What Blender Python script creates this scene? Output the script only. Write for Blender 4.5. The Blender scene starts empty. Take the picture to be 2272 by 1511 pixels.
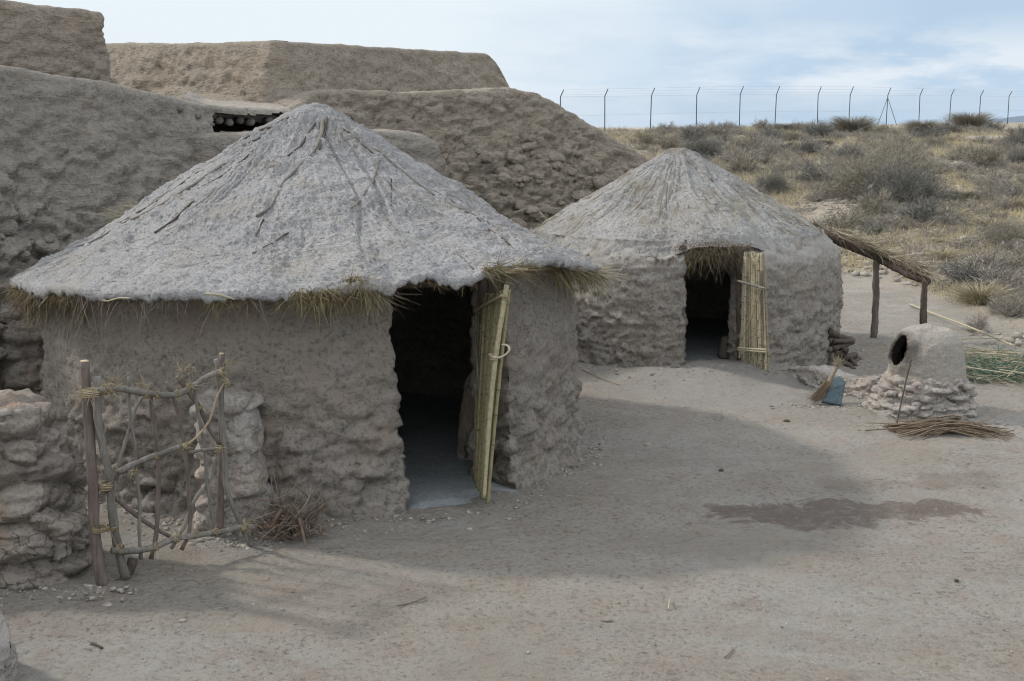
import bpy, math, random
import numpy as np
from mathutils import Vector

random.seed(7)
RS = np.random.RandomState(11)
R = math.radians
scn = bpy.context.scene
COL = scn.collection

# ------------------------------------------------------------------ camera
H = 3.0
F = 2700.0
TH = math.atan((755.5 - 280.0) / F)
CT, ST = math.cos(TH), math.sin(TH)
cd = bpy.data.cameras.new('camera')
cam = bpy.data.objects.new('camera', cd)
COL.objects.link(cam)
cam.location = (0, 0, H)
cam.rotation_euler = (math.pi / 2 - TH, 0, 0)
cd.sensor_width = 36.0
cd.lens = 36.0 * F / 2272.0
cd.clip_start = 0.1
cd.clip_end = 9000
scn.camera = cam
scn.render.resolution_x = 1024
scn.render.resolution_y = 681

# ------------------------------------------------------------------ light
SUN_EL, SUN_DIR = R(36.5), (-0.92, 0.38)
scn.view_settings.view_transform = 'Standard'
scn.view_settings.look = 'None'
scn.view_settings.gamma = 1
scn.view_settings.use_curve_mapping = False
scn.view_settings.exposure = 0.45
scn.cycles.pixel_filter_type = 'BLACKMAN_HARRIS'
scn.cycles.filter_width = 1.15
sd = bpy.data.lights.new('sun', 'SUN')
sd.energy = 2.05
sd.angle = R(4)
sd.color = (1.0, 0.93, 0.84)
sun = bpy.data.objects.new('sun', sd)
COL.objects.link(sun)
_n = math.hypot(*SUN_DIR)
sv = Vector((SUN_DIR[0] / _n * math.cos(SUN_EL), SUN_DIR[1] / _n * math.cos(SUN_EL), math.sin(SUN_EL)))
sun.rotation_euler = sv.to_track_quat('Z', 'Y').to_euler()
sun.location = sv * 50

W = bpy.data.worlds.new('World')
scn.world = W
W.use_nodes = True
nt = W.node_tree
nt.nodes.clear()
def wn(t, **k):
    n = nt.nodes.new(t)
    for a, b in k.items():
        setattr(n, a, b)
    return n
wo = wn('ShaderNodeOutputWorld')
bg = wn('ShaderNodeBackground')
bg.inputs['Strength'].default_value = 0.10
sky = wn('ShaderNodeTexSky', sky_type='NISHITA', sun_disc=False)
sky.sun_elevation = SUN_EL
sky.sun_rotation = math.atan2(SUN_DIR[0], SUN_DIR[1])
sky.air_density = 1.0
sky.dust_density = 0.6
sky.ozone_density = 4.0
tc = wn('ShaderNodeTexCoord')
sep = wn('ShaderNodeSeparateXYZ')
nt.links.new(tc.outputs['Generated'], sep.inputs[0])
# project the direction on a cloud deck: x/(z+.12), y/(z+.12)
add = wn('ShaderNodeMath', operation='ADD'); add.inputs[1].default_value = 0.13
nt.links.new(sep.outputs['Z'], add.inputs[0])
mx = wn('ShaderNodeMath', operation='MAXIMUM'); mx.inputs[1].default_value = 0.05
nt.links.new(add.outputs[0], mx.inputs[0])
dx = wn('ShaderNodeMath', operation='DIVIDE'); dy = wn('ShaderNodeMath', operation='DIVIDE')
nt.links.new(sep.outputs['X'], dx.inputs[0]); nt.links.new(mx.outputs[0], dx.inputs[1])
nt.links.new(sep.outputs['Y'], dy.inputs[0]); nt.links.new(mx.outputs[0], dy.inputs[1])
cmb = wn('ShaderNodeCombineXYZ')
nt.links.new(dx.outputs[0], cmb.inputs[0]); nt.links.new(dy.outputs[0], cmb.inputs[1])
def wnoise(scale, detail, rough, dist, off):
    mp = wn('ShaderNodeMapping'); mp.inputs['Location'].default_value = off
    mp.inputs['Scale'].default_value = (1, 0.8, 1)
    nt.links.new(cmb.outputs[0], mp.inputs[0])
    n = wn('ShaderNodeTexNoise'); n.inputs['Scale'].default_value = scale
    n.inputs['Detail'].default_value = detail; n.inputs['Roughness'].default_value = rough
    n.inputs['Distortion'].default_value = dist
    nt.links.new(mp.outputs[0], n.inputs['Vector'])
    return n.outputs['Fac']
def wramp(src, stops):
    r = wn('ShaderNodeValToRGB')
    e = r.color_ramp.elements
    e[0].position, e[0].color = stops[0][0], (*[stops[0][1]] * 3, 1)
    e[1].position, e[1].color = stops[-1][0], (*[stops[-1][1]] * 3, 1)
    for p, v in stops[1:-1]:
        x = e.new(p); x.color = (v, v, v, 1)
    nt.links.new(src, r.inputs[0])
    return r.outputs[0]
def wmath(op, a, b):
    m = wn('ShaderNodeMath', operation=op); m.use_clamp = False
    for i, s in ((0, a), (1, b)):
        if isinstance(s, (int, float)): m.inputs[i].default_value = s
        else: nt.links.new(s, m.inputs[i])
    return m.outputs[0]
def wmix(f, ca, cb):
    m = wn('ShaderNodeMix', data_type='RGBA')
    for i, v in ((0, f), (6, ca), (7, cb)):
        if isinstance(v, tuple): m.inputs[i].default_value = (*v, 1)
        elif isinstance(v, (int, float)): m.inputs[i].default_value = v
        else: nt.links.new(v, m.inputs[i])
    return m.outputs[2]
big = wnoise(0.42, 3, 0.5, 0.3, (0.4, 0.3, 0))
fine = wnoise(1.3, 7, 0.55, 0.6, (3.3, 1.0, 0))
# low sky: pale blue with a thin veil, brighter towards the sun on the left
leftv = wmath('MULTIPLY', sep.outputs['X'], -1.0)
veil = wramp(wmath('ADD', wmath('ADD', wmath('MULTIPLY', big, 0.7), wmath('MULTIPLY', fine, 0.25)), wmath('MULTIPLY', leftv, 0.55)), [(0.20, 0.0), (0.46, 1.0)])
low = wmix(veil, (3.55, 4.7, 5.9), (4.5, 5.4, 6.45))
bright = wramp(wmath('ADD', wmath('ADD', leftv, wmath('MULTIPLY', fine, 0.30)), wmath('MULTIPLY', sep.outputs['Z'], 0.8)), [(-0.09, 0.0), (0.27, 1.0)])
low = wmix(bright, low, (6.0, 6.6, 7.0))
# small bright puffs a few degrees above the horizon
mp = wn('ShaderNodeMapping'); mp.inputs['Scale'].default_value = (7.0, 1.0, 26.0); mp.inputs['Location'].default_value = (1.7, 0, 0.4)
nt.links.new(tc.outputs['Generated'], mp.inputs[0])
pf = wn('ShaderNodeTexNoise'); pf.inputs['Scale'].default_value = 1.0; pf.inputs['Detail'].default_value = 7; pf.inputs['Roughness'].default_value = 0.6
nt.links.new(mp.outputs[0], pf.inputs['Vector'])
band = wramp(sep.outputs['Z'], [(0.012, 0.0), (0.035, 1.0), (0.055, 1.0), (0.085, 0.0)])
puff = wmath('MULTIPLY', wramp(pf.outputs['Fac'], [(0.46, 0.0), (0.60, 0.85)]), band)
low = wmix(puff, low, (6.0, 6.45, 6.9))
# the sky above the picture: bright broken cloud over the Nishita blue
high = wmix(wramp(wmath('ADD', wmath('MULTIPLY', big, 0.6), wmath('MULTIPLY', fine, 0.4)), [(0.30, 0.45), (0.60, 1.0)]), sky.outputs[0], (11.6, 11.9, 12.2))
up = wramp(sep.outputs['Z'], [(0.13, 0.0), (0.38, 1.0)])
mixc = wn('ShaderNodeMix', data_type='RGBA')
nt.links.new(up, mixc.inputs['Factor']); nt.links.new(low, mixc.inputs[6]); nt.links.new(high, mixc.inputs[7])
nt.links.new(mixc.outputs[2], bg.inputs['Color'])
nt.links.new(bg.outputs[0], wo.inputs['Surface'])

# ------------------------------------------------------------------ numeric helpers
def ray(u, v):
    x = (u - 1136.0) / F; y = -(v - 755.5) / F
    return np.array([x, CT + y * ST, -ST + y * CT])
def P(u, v, Y):
    d = ray(u, v)
    return np.array([0, 0, H]) + d * (Y / d[1])
def proj(p):
    p = np.asarray(p, float); q = p - np.array([0, 0, H])
    z = q[..., 1] * CT - q[..., 2] * ST
    y = q[..., 1] * ST + q[..., 2] * CT
    return 1136 + F * q[..., 0] / z, 755.5 - F * y / z

_perm = np.random.RandomState(3).permutation(256)
_perm = np.concatenate([_perm, _perm, _perm])
_gr = np.random.RandomState(5).normal(size=(256, 3)); _gr /= np.linalg.norm(_gr, axis=1)[:, None]
def perlin(p):
    p = np.asarray(p, float)
    i = np.floor(p).astype(np.int64); f = p - i
    w = f * f * f * (f * (f * 6 - 15) + 10)
    i &= 255
    res = 0
    for a in (0, 1):
        wa = w[..., 0] if a else 1 - w[..., 0]
        xa = _perm[(i[..., 0] + a) & 255]
        for b in (0, 1):
            wb = w[..., 1] if b else 1 - w[..., 1]
            xb = _perm[xa + ((i[..., 1] + b) & 255)]
            for c in (0, 1):
                wc = w[..., 2] if c else 1 - w[..., 2]
                h = _perm[xb + ((i[..., 2] + c) & 255)]
                g = _gr[h]
                res = res + wa * wb * wc * (g[..., 0] * (f[..., 0] - a) + g[..., 1] * (f[..., 1] - b) + g[..., 2] * (f[..., 2] - c))
    return res * 1.6
def fbm(p, octv=4, gain=0.5, lac=2.03):
    s = 0; a = 1.0; t = 0
    p = np.asarray(p, float)
    for k in range(octv):
        s = s + a * perlin(p + k * 17.3); t += a
        p = p * lac; a *= gain
    return s / t
def ridged(p, octv=5, gain=0.55):
    s = 0; a = 1.0; t = 0; p = np.asarray(p, float)
    for k in range(octv):
        n = 1 - np.abs(perlin(p + k * 11.7)) * 2
        s = s + a * n; t += a; p = p * 2.07; a *= gain
    return s / t
def worley(p, jit=0.9):
    p = np.asarray(p, float)
    i = np.floor(p).astype(np.int64); f = p - i
    F1 = np.full(p.shape[:-1], 9.0); F2 = F1.copy(); idn = np.zeros(p.shape[:-1]); dz = idn.copy()
    for a in (-1, 0, 1):
        for b in (-1, 0, 1):
            for c in (-1, 0, 1):
                j = (i + np.array([a, b, c])) & 255
                h = _perm[_perm[_perm[j[..., 0]] + j[..., 1]] + j[..., 2]]
                o = 0.5 + (_gr[h]) * 0.5 * jit
                vec = (np.array([a, b, c]) + o) - f
                d = np.sqrt((vec ** 2).sum(-1))
                m = d < F1
                dz = np.where(m, vec[..., 2], dz)
                F2 = np.where(m, F1, np.minimum(F2, d))
                idn = np.where(m, h / 255.0, idn)
                F1 = np.where(m, d, F1)
    return F1, F2, idn, dz
def sstep(a, b, x):
    t = np.clip((x - a) / (b - a), 0, 1); return t * t * (3 - 2 * t)
def nrm(v):
    v = np.asarray(v, float); return v / (np.linalg.norm(v, axis=-1, keepdims=True) + 1e-12)

# ------------------------------------------------------------------ objects
def root(name, label, cat, loc, group=None):
    o = bpy.data.objects.new(name, None); COL.objects.link(o)
    o.location = [float(c) for c in loc]; o.empty_display_size = 0.2
    o['label'] = label; o['category'] = cat
    if group: o['group'] = group
    return o
def wloc(o):
    v = np.zeros(3)
    while o is not None:
        v += np.array(o.location); o = o.parent
    return v
def mesh(name, V, Fq, mat, parent=None, smooth=True, label=None, loc=None):
    """link V (world coordinates), Fq (list of int arrays (n,k)) as one mesh object"""
    V = np.asarray(V, float)
    if parent is not None: base = wloc(parent)
    elif loc is not None: base = np.array(loc, float)
    else: base = np.zeros(3)
    me = bpy.data.meshes.new(name)
    Vl = V - base
    me.vertices.add(len(Vl)); me.vertices.foreach_set('co', Vl.astype(np.float32).ravel())
    Fq = [np.asarray(f, np.int32) for f in Fq if len(f)]
    nl = sum(f.size for f in Fq); nf = sum(len(f) for f in Fq)
    me.loops.add(nl); me.loops.foreach_set('vertex_index', np.concatenate([f.ravel() for f in Fq]))
    me.polygons.add(nf)
    tot = np.concatenate([np.full(len(f), f.shape[1], np.int32) for f in Fq])
    st = np.concatenate([[0], np.cumsum(tot)[:-1]]).astype(np.int32)
    me.polygons.foreach_set('loop_start', st)
    me.update(calc_edges=True)
    me.validate()
    if smooth: me.polygons.foreach_set('use_smooth', np.ones(len(me.polygons), bool))
    me.materials.append(mat)
    o = bpy.data.objects.new(name, me); COL.objects.link(o)
    if parent is not None: o.parent = parent
    else: o.location = [float(c) for c in base]
    if label: o['label'] = label
    return o
def single(name, label, cat, V, Fq, mat, loc, group=None, smooth=True):
    o = mesh(name, V, Fq, mat, None, smooth, label, loc)
    o['category'] = cat
    if group: o['group'] = group
    return o
def gridf(n, m, closed=False, keep=None):
    """quads of an n x m grid (rows n, cols m); closed wraps the columns"""
    mm = m if closed else m - 1
    i, j = np.meshgrid(np.arange(n - 1), np.arange(mm), indexing='ij')
    j2 = (j + 1) % m
    q = np.stack([i * m + j, i * m + j2, (i + 1) * m + j2, (i + 1) * m + j], -1)
    if keep is not None: q = q[keep[:n - 1, :mm]]
    return q.reshape(-1, 4)
def gnormal(G, closed=False):
    du = np.gradient(G, axis=0)
    if closed:
        dv = (np.roll(G, -1, 1) - np.roll(G, 1, 1)) * 0.5
    else:
        dv = np.gradient(G, axis=1)
    return nrm(np.cross(dv, du))

class MB:
    """collects pieces that become one mesh"""
    def __init__(s): s.V = []; s.F = {}; s.n = 0
    def add(s, V, Fq):
        V = np.asarray(V, float).reshape(-1, 3)
        for f in Fq:
            f = np.asarray(f)
            if len(f): s.F.setdefault(f.shape[1], []).append(f + s.n)
        s.V.append(V); s.n += len(V)
    def build(s, name, mat, parent=None, smooth=True, label=None):
        return mesh(name, np.concatenate(s.V), [np.concatenate(v) for v in s.F.values()], mat, parent, smooth, label)
    def single(s, name, label, cat, mat, loc, group=None, smooth=True):
        return single(name, label, cat, np.concatenate(s.V), [np.concatenate(v) for v in s.F.values()], mat, loc, group, smooth)
def smooth_path(pts, n):
    pts = np.asarray(pts, float)
    if len(pts) == 2:
        t = np.linspace(0, 1, n)[:, None]; return pts[0] * (1 - t) + pts[1] * t
    d = np.concatenate([[0], np.cumsum(np.linalg.norm(np.diff(pts, axis=0), axis=1))]); d /= d[-1]
    # catmull-rom on chord parameter
    T = np.linspace(0, 1, n); out = []
    tan = np.gradient(pts, axis=0) / np.gradient(d)[:, None]
    for t in T:
        k = min(max(np.searchsorted(d, t) - 1, 0), len(d) - 2)
        h = d[k + 1] - d[k]; x = (t - d[k]) / h
        out.append((2 * x**3 - 3 * x**2 + 1) * pts[k] + (x**3 - 2 * x**2 + x) * h * tan[k] + (-2 * x**3 + 3 * x**2) * pts[k + 1] + (x**3 - x**2) * h * tan[k + 1])
    return np.array(out)
def tube(mb, pts, r0, r1=None, sides=7, n=None, knob=0.10, seed=0, freq=9.0, cap=True, smoothp=True):
    r1 = r0 if r1 is None else r1
    pts = np.asarray(pts, float)
    L = np.linalg.norm(np.diff(pts, axis=0), axis=1).sum()
    if n is None: n = int(max(4, min(60, L / 0.035)))
    C = smooth_path(pts, n) if smoothp else pts
    n = len(C)
    T = nrm(np.gradient(C, axis=0))
    ref = np.array([0.13, 0.2, 1.0]) if abs(T[:, 2]).mean() < 0.9 else np.array([1.0, 0.15, 0.1])
    A = nrm(np.cross(T, ref)); B = np.cross(T, A)
    a = np.linspace(0, 2 * math.pi, sides, endpoint=False)
    rr = np.linspace(r0, r1, n)[:, None] * np.ones((1, sides))
    ring = A[:, None] * np.cos(a)[None, :, None] + B[:, None] * np.sin(a)[None, :, None]
    if knob > 0:
        q = (C[:, None] + ring * r0) * freq + seed * 3.1
        rr = rr * (1 + knob * 2.2 * perlin(q) + knob * perlin(q * 3.1))
    G = C[:, None] + ring * rr[..., None]
    Fs = [gridf(n, sides, True)]
    V = G.reshape(-1, 3)
    if cap:
        V = np.concatenate([V, C[:1], C[-1:]])
        k = np.arange(sides)
        Fs.append(np.stack([np.full(sides, n * sides), (k + 1) % sides, k], 1))
        Fs.append(np.stack([np.full(sides, n * sides + 1), (n - 1) * sides + k, (n - 1) * sides + (k + 1) % sides], 1))
    mb.add(V, Fs)
def ribbons(mb, base, dirs, L, wid, bend=None, seg=3, rs=RS):
    """many tapering blades; base (N,3), dirs (N,3), L (N,), wid (N,), bend (N,3)"""
    N = len(base)
    L = np.broadcast_to(L, (N,)); wid = np.broadcast_to(wid, (N,))
    if bend is None: bend = np.zeros((N, 3))
    side = nrm(np.cross(dirs, nrm(rs.normal(size=(N, 3)))))
    t = np.linspace(0, 1, seg + 1)
    C = base[:, None] + dirs[:, None] * (L[:, None] * t)[..., None] + bend[:, None] * (L[:, None] * t**2)[..., None]
    w = wid[:, None] * (1 - 0.75 * t) * 0.5
    V = np.stack([C - side[:, None] * w[..., None], C + side[:, None] * w[..., None]], 2)  # N,seg+1,2,3
    k = (np.arange(N) * (seg + 1) * 2)[:, None]
    s = np.arange(seg)[None] * 2
    q = np.stack([k + s, k + s + 1, k + s + 3, k + s + 2], -1).reshape(-1, 4)
    mb.add(V.reshape(-1, 3), [q])

# ------------------------------------------------------------------ materials
MATS = {}
def mat_base(name):
    m = bpy.data.materials.new(name); m.use_nodes = True
    t = m.node_tree; b = t.nodes['Principled BSDF']
    b.inputs['Roughness'].default_value = 0.95
    b.inputs['Specular IOR Level'].default_value = 0.12
    return m, t, b
class NT:
    def __init__(s, t): s.t = t; s.c = t.nodes.new('ShaderNodeTexCoord').outputs['Object']
    def n(s, typ, **k):
        x = s.t.nodes.new(typ)
        for a, b in k.items(): setattr(x, a, b)
        return x
    def l(s, a, b): s.t.links.new(a, b)
    def scaled(s, sc, src=None, loc=(0, 0, 0), rot=(0, 0, 0)):
        m = s.n('ShaderNodeMapping'); m.inputs['Scale'].default_value = sc; m.inputs['Location'].default_value = loc
        m.inputs['Rotation'].default_value = rot
        s.l(src or s.c, m.inputs[0]); return m.outputs[0]
    def noise(s, scale, detail=4, rough=0.55, vec=None, dist=0.0, out='Fac'):
        x = s.n('ShaderNodeTexNoise'); x.inputs['Scale'].default_value = scale; x.inputs['Detail'].default_value = detail
        x.inputs['Roughness'].default_value = rough; x.inputs['Distortion'].default_value = dist
        s.l(vec or s.c, x.inputs['Vector']); return x.outputs[out]
    def vor(s, scale, feature='F1', vec=None, out='Distance', rand=1.0):
        x = s.n('ShaderNodeTexVoronoi', feature=feature); x.inputs['Scale'].default_value = scale
        x.inputs['Randomness'].default_value = rand
        s.l(vec or s.c, x.inputs['Vector']); return x.outputs[out]
    def ramp(s, src, stops):
        r = s.n('ShaderNodeValToRGB'); e = r.color_ramp.elements
        def c(v): return (v, v, v, 1) if isinstance(v, (int, float)) else (*v, 1)
        e[0].position, e[0].color = stops[0][0], c(stops[0][1]); e[1].position, e[1].color = stops[-1][0], c(stops[-1][1])
        for p, v in stops[1:-1]: x = e.new(p); x.color = c(v)
        s.l(src, r.inputs[0]); return r.outputs[0]
    def mix(s, f, a, b, mode='MIX'):
        m = s.n('ShaderNodeMix', data_type='RGBA', blend_type=mode)
        for i, v in ((0, f), (6, a), (7, b)):
            if hasattr(v, 'links') or isinstance(v, bpy.types.NodeSocket): s.l(v, m.inputs[i])
            elif i == 0: m.inputs[0].default_value = v
            else: m.inputs[i].default_value = (*v, 1)
        return m.outputs[2]
    def math(s, op, a, b=0.0, clamp=False):
        m = s.n('ShaderNodeMath', operation=op); m.use_clamp = clamp
        for i, v in ((0, a), (1, b)):
            if isinstance(v, bpy.types.NodeSocket): s.l(v, m.inputs[i])
            else: m.inputs[i].default_value = v
        return m.outputs[0]
    def bump(s, h, strength, dist, bsdf, prev=None):
        b = s.n('ShaderNodeBump'); b.inputs['Strength'].default_value = strength; b.inputs['Distance'].default_value = dist
        s.l(h, b.inputs['Height'])
        if prev: s.l(prev, b.inputs['Normal'])
        s.l(b.outputs[0], bsdf.inputs['Normal']); return b.outputs[0]
def mud(name, c1, c2, c3, speck=0.5, bscale=1.0, bdist=0.02, streak=None, crack=0.0, patch=None, fib=0.0, pit=0.6, cells=0.0):
    """earthen plaster: two tones in broad patches, a third tone in small flecks, grainy bump"""
    m, t, b = mat_base(name); k = NT(t)
    n1 = k.noise(1.3, 5, 0.6)
    n2 = k.noise(7.0 * bscale, 6, 0.65, dist=0.4)
    base = k.mix(k.ramp(n1, [(0.36, 0.0), (0.64, 1.0)]), c1, c2)
    base = k.mix(k.ramp(n2, [(0.50, 0.0), (0.74, speck)]), base, c3)
    dark = tuple(x * 0.46 for x in c1)
    n3 = k.noise(26 * bscale, 5, 0.7)
    base = k.mix(k.ramp(n3, [(0.36, pit), (0.50, 0.0)]), base, dark)
    if cells:
        vc = k.n('ShaderNodeTexVoronoi'); vc.inputs['Scale'].default_value = cells; k.l(k.mix(0.10, k.scaled((1, 1, 1.7)), k.noise(4, 3, out='Color')), vc.inputs['Vector'])
        sx = k.n('ShaderNodeSeparateColor'); k.l(vc.outputs['Color'], sx.inputs[0])
        base = k.mix(k.ramp(sx.outputs[0], [(0.5, 0.0), (0.9, 0.5)]), base, c3)
        base = k.mix(k.ramp(sx.outputs[1], [(0.55, 0.0), (0.95, 0.5)]), base, tuple(x * 0.62 for x in c1))
    if patch:
        base = k.mix(k.ramp(k.noise(2.1, 4, 0.6, vec=k.scaled((1, 1, 1), loc=(7, 3, 5))), [(0.52, 0.0), (0.68, patch[1])]), base, patch[0])
    hgt = k.math('ADD', k.math('MULTIPLY', n3, 0.7), k.math('MULTIPLY', k.noise(70 * bscale, 4, 0.7), 0.45))
    hgt = k.math('ADD', hgt, k.math('MULTIPLY', n2, 1.1))
    if streak:
        st = k.noise(streak[0], 5, 0.65, vec=k.scaled(streak[1], rot=streak[2]), dist=0.5)
        hgt = k.math('ADD', hgt, k.math('MULTIPLY', st, streak[3]))
        base = k.mix(k.ramp(st, [(0.3, 0.4), (0.5, 0.0)]), base, dark)
    if fib > 0:   # straw fibres in the plaster: thin bright and dark hairs, three directions
        for j, rt in enumerate(((0.3, 0.5, 0.2), (1.2, -0.4, 1.0), (-0.6, 0.9, 2.2))):
            fb = k.noise(22, 2, 0.5, vec=k.scaled((1.0, 9.0, 9.0), rot=rt, loc=(j * 5, 0, 0)), dist=1.2)
            base = k.mix(k.ramp(fb, [(0.66, 0.0), (0.74, 0.35 * fib)]), base, tuple(min(1, x * 1.35) for x in c3))
            base = k.mix(k.ramp(fb, [(0.27, 0.5 * fib), (0.34, 0.0)]), base, dark)
            hgt = k.math('ADD', hgt, k.math('MULTIPLY', fb, 0.5 * fib))
    if crack > 0:
        ce = k.vor(5.5 * bscale, 'DISTANCE_TO_EDGE', vec=k.mix(0.12, k.c, k.noise(9, 3, out='Color')))
        cm = k.ramp(ce, [(0.0, 1.0), (0.035, 0.0)])
        cm2 = k.math('MULTIPLY', cm, k.ramp(k.noise(1.9, 3), [(0.45, 0.0), (0.6, crack)]))
        base = k.mix(cm2, base, tuple(x * 0.35 for x in c1))
        hgt = k.math('SUBTRACT', hgt, k.math('MULTIPLY', cm2, 1.2))
    k.l(base, b.inputs['Base Color'])
    k.bump(hgt, 0.9, bdist, b)
    MATS[name] = m
    return m
def fibre(name, tones, rough=0.8, island=True, spread=(0.0, 1.0), trans=0.0):
    """straw, twigs, leaves: one tone per blade"""
    m, t, b = mat_base(name); k = NT(t)
    g = k.n('ShaderNodeNewGeometry')
    st = [(spread[0] + (spread[1] - spread[0]) * i / (len(tones) - 1), c) for i, c in enumerate(tones)]
    col = k.ramp(g.outputs['Random Per Island'], st)
    n = k.noise(30, 3, 0.6)
    col = k.mix(k.ramp(n, [(0.35, 0.35), (0.6, 0.0)]), col, tuple(x * 0.55 for x in tones[0]))
    k.l(col, b.inputs['Base Color']); b.inputs['Roughness'].default_value = rough
    MATS[name] = m
    return m
def wood(name, c1, c2, scale=(8, 8, 1.2), bd=0.004):
    m, t, b = mat_base(name); k = NT(t)
    v = k.scaled(scale)
    n = k.noise(6, 6, 0.65, vec=v, dist=0.6)
    col = k.mix(k.ramp(n, [(0.35, 0.0), (0.65, 1.0)]), c1, c2)
    col = k.mix(k.ramp(k.noise(3.0, 3), [(0.48, 0.0), (0.7, 0.6)]), col, tuple(x * 0.5 for x in c1))
    k.l(col, b.inputs['Base Color']); b.inputs['Roughness'].default_value = 0.75
    k.bump(n, 0.8, bd, b)
    MATS[name] = m
    return m

M_FORT = mud('fort_mud', (0.335, 0.305, 0.265), (0.405, 0.370, 0.325), (0.48, 0.44, 0.39), 0.6, 0.9, 0.075, pit=0.5,
             streak=(9, (1.0, 1.0, 3.2), (0.0, 0.75, 0.0), 0.9), patch=((0.38, 0.32, 0.26), 0.4))
M_FORTU = mud('upper_fort_mud', (0.345, 0.300, 0.245), (0.415, 0.365, 0.30), (0.49, 0.435, 0.365), 0.6, 0.9, 0.075, pit=0.55,
              streak=(9, (1.0, 1.0, 3.2), (0.0, 0.75, 0.0), 0.9), patch=((0.40, 0.31, 0.23), 0.4))
M_FORTTOP = mud('walkway_mud', (0.36, 0.33, 0.29), (0.42, 0.385, 0.34), (0.48, 0.44, 0.39), 0.5, 0.9, 0.05)
M_HUTW = mud('hut_wall_mud', (0.305, 0.272, 0.235), (0.365, 0.33, 0.29), (0.45, 0.415, 0.38), 0.6, 1.0, 0.045, crack=0.22, pit=0.7,
             patch=((0.36, 0.285, 0.23), 0.5), fib=0.4)
M_HUT2W = mud('far_hut_mud', (0.33, 0.30, 0.262), (0.40, 0.365, 0.325), (0.50, 0.465, 0.425), 0.65, 1.1, 0.045, pit=0.8,
              patch=((0.27, 0.20, 0.15), 0.3), fib=0.4)
M_ROOF = mud('roof_mud', (0.45, 0.445, 0.445), (0.54, 0.535, 0.535), (0.64, 0.64, 0.645), 0.65, 1.9, 0.035, pit=0.85,
             patch=((0.40, 0.35, 0.27), 0.35), fib=0.9)
M_ROOF2 = mud('far_roof_mud', (0.50, 0.49, 0.475), (0.59, 0.58, 0.565), (0.70, 0.69, 0.68), 0.65, 1.4, 0.045, pit=0.9,
              patch=((0.33, 0.28, 0.19), 0.6), fib=1.0)
k_ = NT(M_ROOF2.node_tree); b_ = M_ROOF2.node_tree.nodes['Principled BSDF']; src_ = b_.inputs['Base Color'].links[0].from_socket
s_ = k_.n('ShaderNodeSeparateXYZ'); k_.l(k_.c, s_.inputs[0])
r_ = k_.math('SQRT', k_.math('ADD', k_.math('MULTIPLY', s_.outputs[0], s_.outputs[0]), k_.math('MULTIPLY', s_.outputs[1], s_.outputs[1])))
r_ = k_.math('ADD', r_, k_.math('MULTIPLY', k_.noise(2.5, 5), 0.9))
k_.l(k_.mix(k_.ramp(k_.math('DIVIDE', r_, 4.0), [(0.60, 0.0), (0.72, 0.45)]), src_, (0.42, 0.395, 0.36)), b_.inputs['Base Color'])
k_ = NT(M_HUT2W.node_tree); b_ = M_HUT2W.node_tree.nodes['Principled BSDF']; src_ = b_.inputs['Base Color'].links[0].from_socket
s_ = k_.n('ShaderNodeSeparateXYZ'); k_.l(k_.c, s_.inputs[0])   # roof mud that has run down over the top of the wall
f_ = k_.math('ADD', s_.outputs[2], k_.math('MULTIPLY', k_.noise(3.2, 6, 0.65), 0.9))
k_.l(k_.mix(k_.ramp(k_.math('DIVIDE', f_, 3.0), [(0.56, 0.0), (0.66, 0.8)]), src_, (0.47, 0.45, 0.425)), b_.inputs['Base Color'])
M_STONE = mud('gate_stone', (0.27, 0.24, 0.21), (0.35, 0.315, 0.275), (0.44, 0.40, 0.35), 0.6, 1.2, 0.04, cells=3.2, pit=0.7,
              patch=((0.33, 0.22, 0.15), 0.6), crack=0.4)
M_PALE = mud('pale_stone', (0.37, 0.335, 0.30), (0.45, 0.415, 0.375), (0.56, 0.53, 0.49), 0.6, 1.6, 0.03, cells=5.0, pit=0.8,
             patch=((0.40, 0.29, 0.22), 0.5), crack=0.3)
M_DOME = mud('oven_clay', (0.31, 0.285, 0.25), (0.35, 0.325, 0.285), (0.40, 0.37, 0.335), 0.5, 1.6, 0.014, pit=0.5)
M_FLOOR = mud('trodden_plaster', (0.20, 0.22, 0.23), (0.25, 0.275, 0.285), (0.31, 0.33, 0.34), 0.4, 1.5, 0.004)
M_SHADED = mud('shade_dark_mud', (0.10, 0.085, 0.07), (0.12, 0.10, 0.085), (0.14, 0.12, 0.10), 0.4, 1.0, 0.01)  # shade of the beam recess and far doorway put into a dark colour
M_STRAW = fibre('eave_straw', [(0.10, 0.078, 0.040), (0.17, 0.135, 0.072), (0.25, 0.205, 0.115), (0.13, 0.11, 0.058), (0.34, 0.295, 0.19)])
M_STRAWP = fibre('pale_straw', [(0.24, 0.21, 0.145), (0.38, 0.34, 0.24), (0.48, 0.44, 0.33)])
M_TWIG = fibre('brush_twig', [(0.10, 0.075, 0.055), (0.20, 0.155, 0.12), (0.27, 0.23, 0.185), (0.15, 0.105, 0.078)])
M_TWIGB = fibre('brown_twig', [(0.08, 0.06, 0.045), (0.19, 0.145, 0.10), (0.27, 0.215, 0.155), (0.13, 0.09, 0.06)])
M_REED = fibre('reed_cane', [(0.13, 0.115, 0.06), (0.33, 0.30, 0.17), (0.19, 0.185, 0.09), (0.44, 0.39, 0.26), (0.25, 0.235, 0.12), (0.38, 0.32, 0.21)])
M_REED2 = fibre('dry_reed_cane', [(0.15, 0.13, 0.085), (0.42, 0.38, 0.27), (0.30, 0.265, 0.18), (0.50, 0.455, 0.34), (0.22, 0.19, 0.13)])
M_ROPE = fibre('rope', [(0.42, 0.36, 0.26), (0.55, 0.48, 0.37)])
M_RAFFIA = fibre('raffia_tie', [(0.21, 0.17, 0.10), (0.31, 0.255, 0.165), (0.40, 0.34, 0.24)])
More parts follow.
